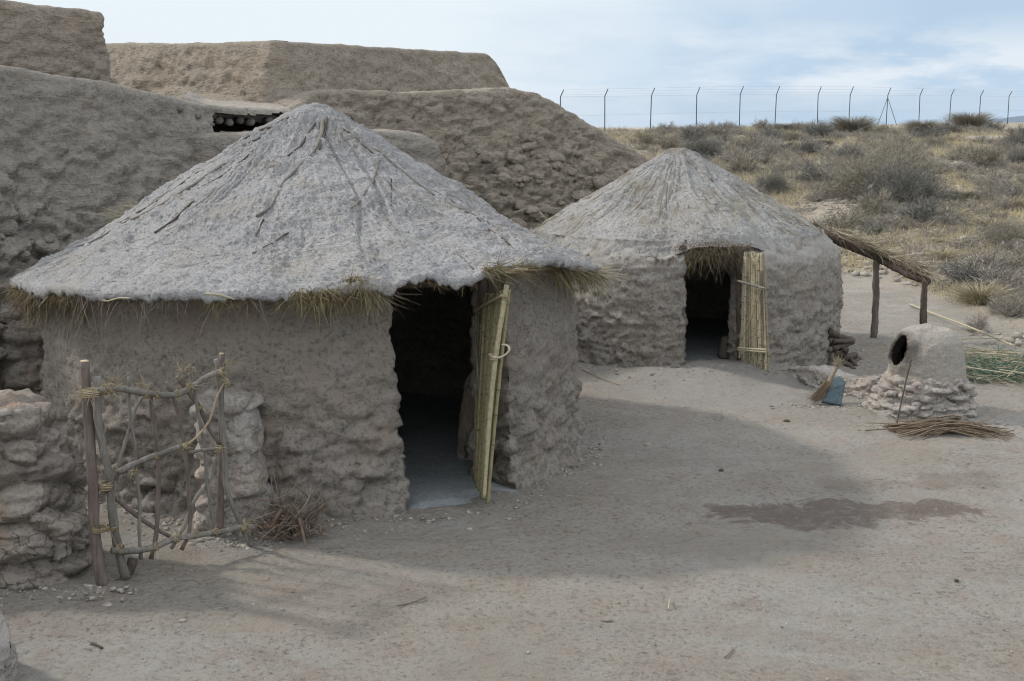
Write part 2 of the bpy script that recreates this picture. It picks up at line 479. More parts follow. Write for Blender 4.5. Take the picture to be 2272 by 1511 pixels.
M_WOODG = wood('grey_wood', (0.13, 0.12, 0.105), (0.235, 0.22, 0.195))
M_WOODR = wood('reddish_wood', (0.11, 0.088, 0.075), (0.19, 0.155, 0.135))
M_WOODD = wood('dark_wood', (0.06, 0.048, 0.038), (0.12, 0.098, 0.08))
M_CUT = wood('cut_wood', (0.40, 0.33, 0.22), (0.50, 0.42, 0.29))
M_LOG = wood('old_log', (0.05, 0.04, 0.032), (0.13, 0.105, 0.085))
M_STEEL, _t, _b = mat_base('galvanised_steel')
_b.inputs['Base Color'].default_value = (0.085, 0.095, 0.11, 1); _b.inputs['Roughness'].default_value = 0.6
_b.inputs['Metallic'].default_value = 0.2
M_WIRE, _t, _b = mat_base('fence_wire')
_b.inputs['Base Color'].default_value = (0.42, 0.44, 0.46, 1); _b.inputs['Roughness'].default_value = 0.6
M_SLATE = mud('blue_slate', (0.085, 0.118, 0.135), (0.105, 0.142, 0.16), (0.14, 0.18, 0.20), 0.4, 1.5, 0.003)
M_SHRUBG = fibre('grey_shrub_twig', [(0.20, 0.18, 0.155), (0.31, 0.285, 0.25), (0.25, 0.235, 0.20), (0.40, 0.37, 0.32)])
M_SHRUBO = fibre('olive_shrub_twig', [(0.17, 0.155, 0.125), (0.25, 0.23, 0.185), (0.32, 0.295, 0.24), (0.21, 0.195, 0.16)])
M_SHRUBD = fibre('dark_shrub_twig', [(0.12, 0.12, 0.11), (0.18, 0.177, 0.16), (0.235, 0.23, 0.205)])
M_TUSS = fibre('tussock_blade', [(0.25, 0.225, 0.15), (0.37, 0.33, 0.22), (0.47, 0.42, 0.29)])
M_GRASS = fibre('dry_grass_blade', [(0.40, 0.34, 0.20), (0.52, 0.445, 0.27), (0.60, 0.53, 0.35), (0.34, 0.30, 0.19)])
M_GREEN = fibre('green_net', [(0.06, 0.13, 0.10), (0.09, 0.18, 0.14), (0.12, 0.22, 0.18)])
M_PEB = fibre('pebble', [(0.26, 0.235, 0.20), (0.33, 0.305, 0.27), (0.39, 0.36, 0.32), (0.18, 0.16, 0.135), (0.29, 0.26, 0.225)])

# ------------------------------------------------------------------ ground
HC1 = P(692, 237, 11.5)     # apex of the near hut
C1 = np.array([HC1[0], 11.5]); R1 = 2.42; RE1 = 2.75
C2 = np.array([P(1498, 560, 16.55)[0], 16.55]); R2 = 2.15
def ridge_y(x): return 64 + (np.clip(x, -20, 60) - 4.7) * 0.70
def ridge_z(x): return 2.68 + (np.clip(x, -5, 40) - 4.7) / 28.5 * 0.42
def terrain(x, y, detail=True):
    x = np.asarray(x, float); y = np.asarray(y, float)
    yr = ridge_y(x)
    y0 = 24 - 3.0 * sstep(6.5, 10, x)
    t = (y - y0) / (yr - y0)
    z = ridge_z(x) * np.clip(t, 0, 1) ** 0.9
    z = z * sstep(0, 0.03, np.clip(t, 0, 1))
    z = z - np.clip((y - yr - 4), 0, 130) * 0.05
    z = z + 0.10 * sstep(6.6, 9.0, x) * sstep(11, 17, y)
    # raised doorstep of the far hut
    d = np.hypot((x - C2[0] - 0.25) / 1.25, (y - 14.25) / 0.9)
    z = z + 0.10 * (1 - sstep(0.1, 1.2, d + 0.25 * fbm(np.stack([x, y, x * 0], -1) * 1.8, 3)))
    d2 = np.hypot(x - C2[0], y - C2[1]); z = z + 0.10 * (1 - sstep(R2 + 0.0, R2 + 0.8, d2)) * (x < C2[0] + 1.2)
    # soil banked against the near hut
    d1 = np.hypot(x - C1[0], y - C1[1]); z = z + 0.010 * (1 - sstep(R1, R1 + 0.6, d1)) * sstep(R1 - 0.6, R1 - 0.2, d1)
    q = np.stack([x, y, np.zeros_like(x)], -1)
    hill = sstep(22, 34, y) + sstep(6.8, 8.5, x) * (y < 30)
    z = z + 0.10 * hill * fbm(q * 0.35, 3)
    z = z + 0.022 * fbm(q * 0.8 + 5, 3)
    if detail:
        near = 1 - sstep(30, 60, y)
        z = z + near * (0.024 * fbm(q * np.array([2.4, 3.4, 1]), 3) - 0.012 * (ridged(q * np.array([2.8, 5.2, 1]) + 5, 4) - 0.5) + 0.018 * fbm(q * np.array([10, 12, 1]), 4, 0.7))
        z = z + hill * 0.05 * np.clip(fbm(q * 2.3, 4, 0.6), 0, 1)
        if x.size > 5000:
            for sc_, am_, ph_ in (((2.3, 3.4, 1), 0.020, 0.0), ((5.5, 7.5, 1), 0.010, 31.0)):
                ww = q * np.array(sc_) + ph_; ww = ww + 0.25 * np.stack([fbm(q * 2 + 3, 2), fbm(q * 2 + 8, 2), q[..., 2] * 0], -1)
                f1, f2, cid, _ = worley(ww)
                z = z - near * am_ * (cid > 0.45) * (np.exp(-(f1 / 0.26) ** 2) - 0.35 * np.exp(-((f1 - 0.42) / 0.10) ** 2))
    return z
def gp(u, v, detail=False):
    """where the view ray through a pixel meets the terrain"""
    d = ray(u, v); o = np.array([0, 0, H])
    t = np.geomspace(3, 200, 2500)
    p = o + d * t[:, None]
    h = terrain(p[:, 0], p[:, 1], detail)
    k = np.argmax(p[:, 2] < h)
    return np.array([p[k, 0], p[k, 1], h[k]])
def on(x, y): return float(terrain(np.array([x]), np.array([y]), False)[0])

def m_ground():
    m, t, b = mat_base('yard_earth'); k = NT(t)
    n1 = k.noise(0.45, 5, 0.6); n2 = k.noise(3.2, 6, 0.65, dist=0.4); n3 = k.noise(24, 6, 0.7)
    n4 = k.noise(75, 5, 0.7)
    va = k.noise(0.9, 5, 0.65, dist=1.0); vb = k.noise(0.35, 4, 0.6, vec=k.scaled((1, 2.2, 1), loc=(4, 9, 0)), dist=0.8)
    c = k.mix(k.ramp(n1, [(0.38, 0.0), (0.62, 1.0)]), (0.325, 0.305, 0.272), (0.385, 0.365, 0.328))
    c = k.mix(k.ramp(vb, [(0.42, 0.0), (0.62, 0.75)]), c, (0.43, 0.415, 0.385))
    c = k.mix(k.ramp(va, [(0.54, 0.0), (0.70, 0.6)]), c, (0.33, 0.275, 0.23))
    c = k.mix(k.ramp(k.noise(0.55, 4, 0.6, vec=k.scaled((0.7, 1.4, 1), loc=(11, 3, 2)), dist=1.2), [(0.45, 0.0), (0.62, 0.42)]), c, (0.40, 0.355, 0.295))
    fm = k.ramp(va, [(0.34, 0.15), (0.60, 1.0)]); fm2 = k.ramp(vb, [(0.35, 1.0), (0.62, 0.25)])
    c = k.mix(k.ramp(n2, [(0.46, 0.0), (0.68, 0.6)]), c, (0.345, 0.285, 0.235))
    c = k.mix(k.math('MULTIPLY', k.ramp(n3, [(0.33, 0.9), (0.49, 0.0)]), fm), c, (0.16, 0.145, 0.125))  # these dark flecks and the stretched ones put bump self-shadow into the colour
    c = k.mix(k.math('MULTIPLY', k.ramp(k.noise(11, 6, 0.75, vec=k.scaled((1, 1.8, 1), rot=(0, 0, 0.3)), dist=1.5), [(0.36, 0.8), (0.47, 0.0)]), fm2), c, (0.19, 0.17, 0.145))
    c = k.mix(k.ramp(n4, [(0.60, 0.0), (0.74, 0.7)]), c, (0.47, 0.45, 0.41))
    c = k.mix(k.ramp(n4, [(0.27, 0.7), (0.38, 0.0)]), c, (0.15, 0.13, 0.105))
    sp = k.n('ShaderNodeSeparateXYZ'); k.l(k.c, sp.inputs[0])
    X, Y = sp.outputs['X'], sp.outputs['Y']
    # hillside soil: stonier and more ochre beyond the yard
    hill = k.math('ADD', k.ramp(k.math('DIVIDE', Y, 100.0), [(0.22, 0.0), (0.30, 1.0)]), k.ramp(k.math('DIVIDE', X, 20.0), [(0.345, 0.0), (0.40, 1.0)]), True)
    hc = k.mix(k.ramp(k.noise(0.8, 5, 0.65), [(0.42, 0.0), (0.58, 1.0)]), (0.345, 0.31, 0.26), (0.42, 0.365, 0.28))
    hc = k.mix(k.ramp(k.noise(9, 5, 0.7), [(0.35, 0.6), (0.5, 0.0)]), hc, (0.20, 0.175, 0.145))
    hc = k.mix(k.ramp(k.noise(16, 5, 0.7), [(0.58, 0.0), (0.68, 0.6)]), hc, (0.43, 0.40, 0.35))
    c = k.mix(k.math('MULTIPLY', hill, 0.9), c, hc)
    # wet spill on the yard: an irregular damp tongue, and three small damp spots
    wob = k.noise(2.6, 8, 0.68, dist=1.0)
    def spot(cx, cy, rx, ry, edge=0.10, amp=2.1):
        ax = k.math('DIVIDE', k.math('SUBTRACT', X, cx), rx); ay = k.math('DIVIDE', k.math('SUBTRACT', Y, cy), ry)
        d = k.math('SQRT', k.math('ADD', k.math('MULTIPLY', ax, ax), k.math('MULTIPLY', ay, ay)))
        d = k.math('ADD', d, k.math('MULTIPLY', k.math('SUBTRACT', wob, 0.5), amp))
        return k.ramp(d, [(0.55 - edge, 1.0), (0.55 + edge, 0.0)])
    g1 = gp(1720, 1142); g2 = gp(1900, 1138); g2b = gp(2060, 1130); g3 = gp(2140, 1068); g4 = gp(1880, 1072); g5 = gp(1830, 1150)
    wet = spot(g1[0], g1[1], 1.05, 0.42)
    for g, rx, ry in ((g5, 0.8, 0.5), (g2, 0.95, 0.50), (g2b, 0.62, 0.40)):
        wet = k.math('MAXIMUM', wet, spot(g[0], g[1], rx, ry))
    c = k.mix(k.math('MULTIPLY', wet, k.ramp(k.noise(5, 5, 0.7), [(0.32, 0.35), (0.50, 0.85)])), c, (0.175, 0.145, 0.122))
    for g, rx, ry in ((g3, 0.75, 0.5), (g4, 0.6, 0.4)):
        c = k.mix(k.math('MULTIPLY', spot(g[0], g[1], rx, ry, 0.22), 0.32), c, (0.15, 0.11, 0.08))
    # pale plaster dust trodden out of the far hut's door
    gd = gp(1620, 850)
    c = k.mix(k.math('MULTIPLY', spot(gd[0], gd[1], 2.2, 1.7, 0.25, 0.8), 0.5), c, (0.40, 0.385, 0.37))
    k.l(c, b.inputs['Base Color'])
    h = k.math('ADD', k.math('MULTIPLY', n3, 1.0), k.math('MULTIPLY', n4, 0.5))
    h = k.math('ADD', h, k.math('MULTIPLY', n2, 0.8))
    k.bump(h, 1.0, 0.06, b)
    return m
ys = [3.0]
while ys[-1] < 23: ys.append(ys[-1] * 1.0036)
while ys[-1] < 110: ys.append(ys[-1] * 1.010)
while ys[-1] < 6000: ys.append(ys[-1] * 1.16)
xs = np.concatenate([-np.geomspace(6000, 8, 28), np.arange(-6, 9.5, 0.033), 9.5 * np.geomspace(1.01, 6, 220), np.geomspace(65, 6000, 16)])
ys = np.array([-6000, -1500, -300, -60, -15, -4, 0] + ys)
YY, XX = np.meshgrid(ys, xs, indexing='ij')
ZZ = terrain(XX, YY)
g = mesh('ground', np.stack([XX, YY, ZZ], -1).reshape(-1, 3), [gridf(len(ys), len(xs))], m_ground())
g['kind'] = 'structure'

# far hills on the right of the horizon, aerial haze put into their blue
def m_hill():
    m, t, b = mat_base('haze_blue_hill'); b.inputs['Base Color'].default_value = (0.13, 0.17, 0.22, 1); return m
hx = np.linspace(-2600, 6200, 160); hy = np.linspace(4300, 5900, 24)
YY, XX = np.meshgrid(hy, hx, indexing='ij')
prof = 230 * sstep(1600, 3000, XX) * (0.7 + 0.5 * fbm(np.stack([XX / 900, YY / 900, XX * 0], -1), 4))
ZZ = -8 + prof * np.sin(np.clip((YY - 4300) / 1600, 0, 1) * math.pi) ** 0.8
o = mesh('hills', np.stack([XX, YY, ZZ], -1).reshape(-1, 3), [gridf(24, 160)], m_hill()); o['kind'] = 'structure'

# ------------------------------------------------------------------ lumpy earthen surfaces
def clods(p, cell, warp=0.55, tilt=0.9):
    """handfuls of mud pressed on one above the other: each juts out at its lower edge"""
    q = p / np.array(cell); q = q + warp * np.stack([fbm(q * 0.8 + 3, 3), fbm(q * 0.8 + 9, 3), fbm(q * 0.8 + 15, 3)], -1) * 1.6
    f1, f2, cid, dz = worley(q)
    e = np.clip((f2 - f1) * 3.0, 0, 1) ** 0.5
    return e * (0.25 + 0.55 * cid + tilt * 0.5 * np.clip(dz, -0.5, 0.6)) - 0.35
def lumps(p, cell=(0.42, 0.42, 0.26), amp=0.07, fine=0.02, warp=0.55):
    c = np.array(cell)
    d = 0.62 * clods(p, c * 1.0, warp) + 0.38 * clods(p + 7.7, c * 0.47, warp) + 0.45 * fbm(p / c * 0.8, 4, 0.6) - 0.28 * ridged(p / c * 0.7 + 4, 4) + 0.14
    return amp * d * 1.05 + fine * fbm(p * 7, 4, 0.6)
def resample(pts, step):
    pts = np.asarray(pts, float)
    L = np.concatenate([[0], np.cumsum(np.linalg.norm(np.diff(pts[:, :2], axis=0), axis=1))])
    n = max(3, int(L[-1] / step)); s = np.linspace(0, L[-1], n)
    return np.stack([np.interp(s, L, pts[:, i]) for i in range(pts.shape[1])], 1), s, L[-1]
def smooth1(a, k):
    if k < 2: return a
    pad = np.concatenate([np.repeat(a[:1], k, 0), a, np.repeat(a[-1:], k, 0)])
    ker = np.hanning(2 * k + 1); ker /= ker.sum()
    return np.stack([np.convolve(pad[:, i], ker, 'valid') for i in range(a.shape[1])], 1)
def mud_sweep(path, z0, batter, T, step=0.045, rnd=0.14, amp=0.08, fine=0.025, cell=(0.5, 0.5, 0.3), ends=(True, True),
              sm=0.25, endr=0.5, edge_wob=0.022, lower=1.0):
    """thick wall following path (top front edge, left to right); returns (grid, quads)"""
    C, s, L = resample(path, step)
    C = smooth1(C, max(1, int(sm / step)))
    T2 = nrm(np.gradient(C[:, :2], axis=0)); N = np.stack([T2[:, 1], -T2[:, 0]], 1)
    zt = C[:, 2] + edge_wob * fbm(np.stack([C[:, 0] * 1.5, C[:, 1] * 1.5, C[:, 2] * 0], -1), 4)
    es = np.ones(len(s))
    if ends[0]: es = es * np.sqrt(np.clip(1 - np.clip(1 - s / endr, 0, 1) ** 2, 0.0004, 1))
    if ends[1]: es = es * np.sqrt(np.clip(1 - np.clip(1 - (L - s) / endr, 0, 1) ** 2, 0.0004, 1))
    nf = int((zt.max() - z0) / (step * 0.9))
    rows = []
    for i in range(nf):                       # front face
        f = i / (nf - 1); z = z0 + (zt - rnd - z0) * f
        rows.append((batter * (1 - f) ** 1.1 + 0 * s, z))
    for a in np.linspace(0.15, 1, 6) * math.pi / 2:  # rounded front edge
        rows.append((-rnd * (1 - math.cos(a)) + 0 * s, zt - rnd + rnd * math.sin(a)))
    for f in np.linspace(0.1, 1, 8):
        rows.append((-rnd - (T - 2 * rnd) * f + 0 * s, zt + 0 * s))
    for a in np.linspace(0.15, 1, 5) * math.pi / 2:
        rows.append((-T + rnd - rnd * math.sin(a) + 0 * s, zt - rnd + rnd * math.cos(a)))
    for f in np.linspace(0.1, 1, 10):
        rows.append((-T - 0.15 * f + 0 * s, (zt - rnd) * (1 - f) + z0 * f))
    G = []
    for off, z in rows:
        o2 = -T / 2 + (off + T / 2) * es
        G.append(np.concatenate([C[:, :2] + N * o2[:, None], z[:, None]], 1))
    G = np.array(G)
    n = gnormal(G)
    if (n[nf // 2, :, :2] * N).sum() < 0: n = -n
    lowmask = (1 - sstep(0.35, 0.9, (G[..., 2] - z0) / (zt - z0)[None])) * lower + (1 - lower) + 0.22 * lower
    d = lumps(G, cell, amp, 0) * np.clip(lowmask, 0, 1)[...] + fine * (0.6 * fbm(G * 4.2, 5, 0.62) - 0.45 * (ridged(np.stack([G[..., 0] * 2.2 + G[..., 2] * 1.5, G[..., 1] * 2.2, G[..., 2] * 3.4], -1), 4) - 0.5)) * 1.1 + 0.03 * fbm(G * 0.9, 2)
    d = d * (1 - 0.72 * sstep(-0.22, -0.02, G[..., 2] - zt[None])) 
    return G + n * d[..., None], (len(rows), len(s))
def ring_body(rings, nseg, cell=(0.3, 0.3, 0.17), amp=0.04, fine=0.012, topcap=True, step=0.02, dfun=None):
    """rings: (cx, cy, z, rx, ry, power) from bottom to top, closed in angle"""
    rg = np.asarray(rings, float)
    L = np.concatenate([[0], np.cumsum(np.linalg.norm(np.diff(rg[:, [2, 3]], axis=0), axis=1) + 1e-6)])
    n = max(6, int(L[-1] / step)); s = np.linspace(0, L[-1], n)
    rr = np.stack([np.interp(s, L, rg[:, i]) for i in range(6)], 1)
    a = np.linspace(0, 2 * math.pi, nseg, endpoint=False)
    ca, sa = np.cos(a), np.sin(a)
    G = []
    for cx, cy, z, rx, ry, pw in rr:
        k = (np.abs(ca) ** pw + np.abs(sa) ** pw) ** (-1 / pw)
        G.append(np.stack([cx + rx * k * ca, cy + ry * k * sa, np.full(nseg, z)], 1))
    G = np.array(G)
    nn = gnormal(G, True)
    cen = G.mean(1, keepdims=True)
    if ((G - cen) * nn).sum() < 0: nn = -nn
    d = lumps(G, cell, amp, fine) if dfun is None else dfun(G)
    G = G + nn * d[..., None]
    V = G.reshape(-1, 3); Fs = [gridf(n, nseg, True)]
    if topcap:
        V = np.concatenate([V, G[-1].mean(0)[None]])
        k = np.arange(nseg)
        Fs.append(np.stack([(n - 1) * nseg + k, (n - 1) * nseg + (k + 1) % nseg, np.full(nseg, n * nseg)], 1))
    return V, Fs, G

# ------------------------------------------------------------------ fortress
def ico2():
    import bmesh
    bm = bmesh.new(); bmesh.ops.create_icosphere(bm, subdivisions=3, radius=1.0)
    V = np.array([v.co[:] for v in bm.verts]); Fc = np.array([[v.index for v in f.verts] for f in bm.faces]); bm.free(); return V, Fc
ICO = ico2()
def studs(par, G, nr, n, smin, smax, seed, mat, rmax, name='bedded_stones', cmin=0.0, cmax=1.0):
    rs = np.random.RandomState(seed); V0, F0 = ICO; mb = MB(); nn = gnormal(G); cen = G[:, :, :].mean((0,))
    for i in range(n):
        r = int(rs.rand() ** 1.3 * rmax * nr); c = int((cmin + (cmax - cmin) * rs.rand()) * (G.shape[1] - 1))
        p = G[r, c]; nv = nn[r, c]
        if nv[1] > 0: nv = -nv
        t = nrm(np.cross([0, 0, 1.0], nv)); b = np.cross(nv, t)
        a = smin + (smax - smin) * rs.rand() ** 2; ph = rs.normal() * 0.25
        t, b = t * math.cos(ph) + b * math.sin(ph), b * math.cos(ph) - t * math.sin(ph)
        q = V0 * (1 + 0.34 * fbm(V0 * 1.3 + i * 3.7, 3)[:, None]); q = np.sign(q) * np.abs(q) ** 0.8
        W_ = p + t * q[:, :1] * a + nv * (q[:, 1:2] * a * (0.35 + .25 * rs.rand()) - a * 0.12) + b * q[:, 2:] * a * (0.45 + .3 * rs.rand())
        W_ = W_ + nv * (0.012 * fbm(W_ * 14, 3))[:, None]
        mb.add(W_, [F0])
    o = mb.build(name, mat, par); o['kind'] = 'stuff'
fort = root('mud_fortress', 'big stepped earthen fortress with thick weathered ramparts behind the two huts', 'fortress', (-3.0, 19.0, 0))
def pth(*a): return [P(u, v, y) for u, v, y in a]
# lower wall on the left
pA = pth((-330, 118, 10.9), (-100, 128, 12.2), (0, 140, 12.9), (140, 165, 13.6), (250, 182, 14.2), (330, 200, 14.8), (420, 222, 15.4), (520, 238, 16.1), (660, 244, 17.0), (760, 246, 17.6))
G, (nr, nc) = mud_sweep(pA, -0.1, 0.75, 2.6, ends=(False, False), amp=0.22, fine=0.08, rnd=0.10, step=0.036, cell=(.42, .42, .27), lower=0.9)
uu, vv = proj(G)
wb_ = 9 * fbm(G * 5, 3)
hole = (uu + wb_ > 472) & (uu < 640) & (vv + wb_ > 254) & (vv < 294) & (G[..., 1] < 17.8) & (G[..., 2] < 3.4)
hole[int(nr * 0.855):] = False
# shallow uneven opening under the walkway
keep = ~(hole)
mesh('lower_wall', G.reshape(-1, 3), [gridf(nr, nc, False, keep)], M_FORT, fort)
studs(fort, G, nr, 230, .05, .17, 5, M_FORT, 0.50)
# recess behind the opening with projecting beam ends
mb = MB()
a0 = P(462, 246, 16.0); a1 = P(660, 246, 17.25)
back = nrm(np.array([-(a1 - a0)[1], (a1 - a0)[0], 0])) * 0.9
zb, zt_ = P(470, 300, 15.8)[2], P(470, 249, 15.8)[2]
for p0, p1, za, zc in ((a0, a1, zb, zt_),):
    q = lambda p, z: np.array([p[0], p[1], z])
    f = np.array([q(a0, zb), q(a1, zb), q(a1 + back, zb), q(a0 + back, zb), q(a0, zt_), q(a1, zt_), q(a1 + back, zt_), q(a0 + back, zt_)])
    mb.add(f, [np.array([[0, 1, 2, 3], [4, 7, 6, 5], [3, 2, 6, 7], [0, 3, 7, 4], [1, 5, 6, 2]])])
mb.build('beam_recess', M_SHADED, fort, smooth=False)
for u, v, r in ((440, 258, 0.035), (486, 256, 0.05), (500, 268, 0.055), (523, 272, 0.05), (548, 268, 0.045), (570, 272, 0.05), (400, 242, 0.045), (612, 268, 0.045)):
    y = 15.45 + (u - 440) / 200 * 1.15
    p = P(u, v, y); b2 = MB()
    dirn = nrm(np.array([-0.45, 0.85, 0.02]))
    o_ = 0.28 if 470 < u < 640 else -0.02
    tube(b2, [p + dirn * o_, p + dirn * (o_ + 0.6)], r, r, 9, 8, 0.12, seed=u)
    b2.build('beam_end', M_WOODG, fort)
# walkway strip between the lower and the upper walls
fr = np.array(smooth_path(pth((400, 217, 15.7), (440, 228, 16.0), (540, 240, 16.6), (640, 245, 17.15), (672, 240, 17.5)), 70))
bk = np.array(smooth_path(pth((420, 205, 17.0), (470, 222, 17.6), (560, 226, 18.3), (640, 213, 19.0), (700, 197, 19.6)), 70))
t = np.linspace(0, 1, 34)[:, None, None]
G = fr[None] * (1 - t) + bk[None] * t
G[..., 2] += 0.05 * fbm(G * 1.7, 4) + 0.02 * fbm(G * 8, 3) - 0.10 * (1 - sstep(0, 0.18, t[..., 0]))
sk = G[:1] - np.array([0, -0.1, 0.10]); sk2 = G[-1:] - np.array([0, 0, 0.35])
G = np.concatenate([sk, G, sk2])
mesh('walkway', G.reshape(-1, 3), [gridf(36, 70)], M_FORTTOP, fort)
# upper wall, nearest block at the left
pB = pth((-520, -60, 14.6), (-150, -22, 15.6), (0, -4, 16.0), (100, 11, 16.3), (225, 26, 16.6), (262, 30, 16.9))
G, (nr, nc) = mud_sweep(pB, 2.6, 0.16, 2.2, ends=(False, True), amp=0.09, fine=0.10, rnd=0.10, endr=0.35, lower=0.4, step=0.036)
mesh('upper_wall', G.reshape(-1, 3), [gridf(nr, nc)], M_FORTU, fort)
# upper wall, far stretch with its corner
pC = pth((120, 100, 22.2), (250, 95, 21.0), (430, 96, 19.5), (600, 89, 18.1), (628, 90, 18.15), (800, 101, 20.2), (1000, 113, 22.4), (1085, 117, 23.3))
cz = pC[-1][2]
pC += [np.array([pC[-1][0] + 0.22, pC[-1][1] + 0.25, cz - 0.25]), np.array([pC[-1][0] + 0.42, pC[-1][1] + 0.45, cz - 0.62]), np.array([pC[-1][0] + 0.75, pC[-1][1] + 0.8, cz - 1.0])]
G, (nr, nc) = mud_sweep(pC, 3.0, 0.38, 0.45, ends=(False, True), amp=0.08, fine=0.09, rnd=0.08, sm=0.12, endr=0.2, lower=0.3)
mesh('upper_wall', G.reshape(-1, 3), [gridf(nr, nc)], M_FORTU, fort)
# lower wall on the right, running down to a rough end
pD = pth((600, 262, 17.2), (655, 238, 17.5), (700, 200, 18.0), (800, 199, 18.4), (900, 204, 18.8), (1000, 202, 19.2), (1130, 194, 19.8), (1195, 205, 20.1), (1240, 228, 20.4), (1300, 268, 20.6), (1360, 303, 20.8), (1425, 340, 21.0), (1500, 400, 21.3), (1600, 520, 21.7))
G, (nr, nc) = mud_sweep(pD, -0.1, 1.15, 2.4, ends=(False, True), amp=0.27, fine=0.09, rnd=0.10, sm=0.14, step=0.033, cell=(.33, .33, .22), lower=0.55)
mesh('lower_wall', G.reshape(-1, 3), [gridf(nr, nc)], M_FORTU, fort)
studs(fort, G, nr, 560, .05, .18, 6, M_FORTU, 0.66, cmin=0.25)
# low bastion behind the near roof
pE = pth((372, 300, 15.2), (470, 297, 15.35), (570, 292, 15.5), (700, 290, 15.7), (830, 288, 15.9), (900, 291, 16.0), (945, 299, 16.05), (975, 316, 16.1), (992, 350, 16.15), (1000, 400, 16.2), (1008, 500, 16.25))
G, (nr, nc) = mud_sweep(pE, -0.1, 0.18, 1.0, ends=(True, True), amp=0.13, fine=0.08, rnd=0.10, sm=0.12, endr=0.5, cell=(.36, .36, .24), lower=0.4)
mesh('bastion', G.reshape(-1, 3), [gridf(nr, nc)], M_FORT, fort)

# ------------------------------------------------------------------ huts
def hut_wall(par, C, R0, a_left, a_right, zfun, z0, mat, amp=0.03, name='wall', flare=0.16, thick=0.38, cellk=1.0, rag=0.025, bulge=0.0, toplump=0.3, shoulder=0.0, lean=0.0):
    """ring wall open at the door between the angles a_left and a_right (degrees, counter-clockwise)"""
    a1 = R(a_right); a0 = R(a_left) + 2 * math.pi
    no = int((a0 - a1) * R0 / 0.030); ang = np.linspace(a1, a0, no)
    out = [(a, R0) for a in ang]
    njm = 12
    out += [(a0, R0 - thick * i / njm) for i in range(1, njm)]
    ni = int(no / 2.5); out += [(a, R0 - thick) for a in np.linspace(a0, a1, ni)]
    out += [(a1, R0 - thick + thick * i / njm) for i in range(1, njm)]
    A = np.array([o[0] for o in out]); RR = np.array([o[1] for o in out])
    nz = int(1.75 / 0.026); G = []
    zt = zfun(A)
    for i in range(nz):
        f = i / (nz - 1); z = z0 + (zt - z0) * f
        hz = z - z0
        r = RR + np.where(RR > R0 - 0.05, flare * np.exp(-hz / 0.16) + 0.04 * np.sin(np.clip(hz / 1.6, 0, 1) * math.pi) + bulge * (1 - hz / 1.6), 0)
        r = r - np.where(RR > R0 - 0.05, shoulder * sstep(0.80, 1.0, f * np.ones_like(RR)) ** 1.5, 0)
        # ragged jambs
        jam = np.minimum(np.abs(A - a1), np.abs(A - a0)) < 1e-6
        da = np.where(jam, rag * perlin(np.stack([A * 0 + z * 5.5, A * 3, z * 0 + 2.0], -1)) / R0, 0)
        da = da + lean * (1 - f) * np.exp(-np.abs(A - a0) / 0.25)
        # the jambs lean: the opening is a little wider at the foot
        G.append(np.stack([C[0] + r * np.cos(A + da), C[1] + r * np.sin(A + da), z], 1))
    G = np.array(G); n = gnormal(G, True)
    m = nrm(np.concatenate([G[..., :2] - C, 0 * G[..., :1]], -1))
    k = no // 2
    if (n[:, k] * m[:, k]).sum() < 0: n = -n
    hrel = (G[..., 2] - z0) / 1.65
    low = 1 - sstep(0.25, 0.8, hrel)
    cc = np.array([0.30, 0.30, 0.20]) * cellk
    d = lumps(G, cc, amp, 0) * (toplump + (1.15 - toplump) * low) + 0.04 * fbm(G * 1.3, 3) + 0.034 * fbm(G * 7, 5, 0.72) - 0.024 * (ridged(G * 8 + 4, 4) - 0.5)
    G = G + n * d[..., None]
    return mesh(name, G.reshape(-1, 3), [gridf(nz, len(A), True)], mat, par)

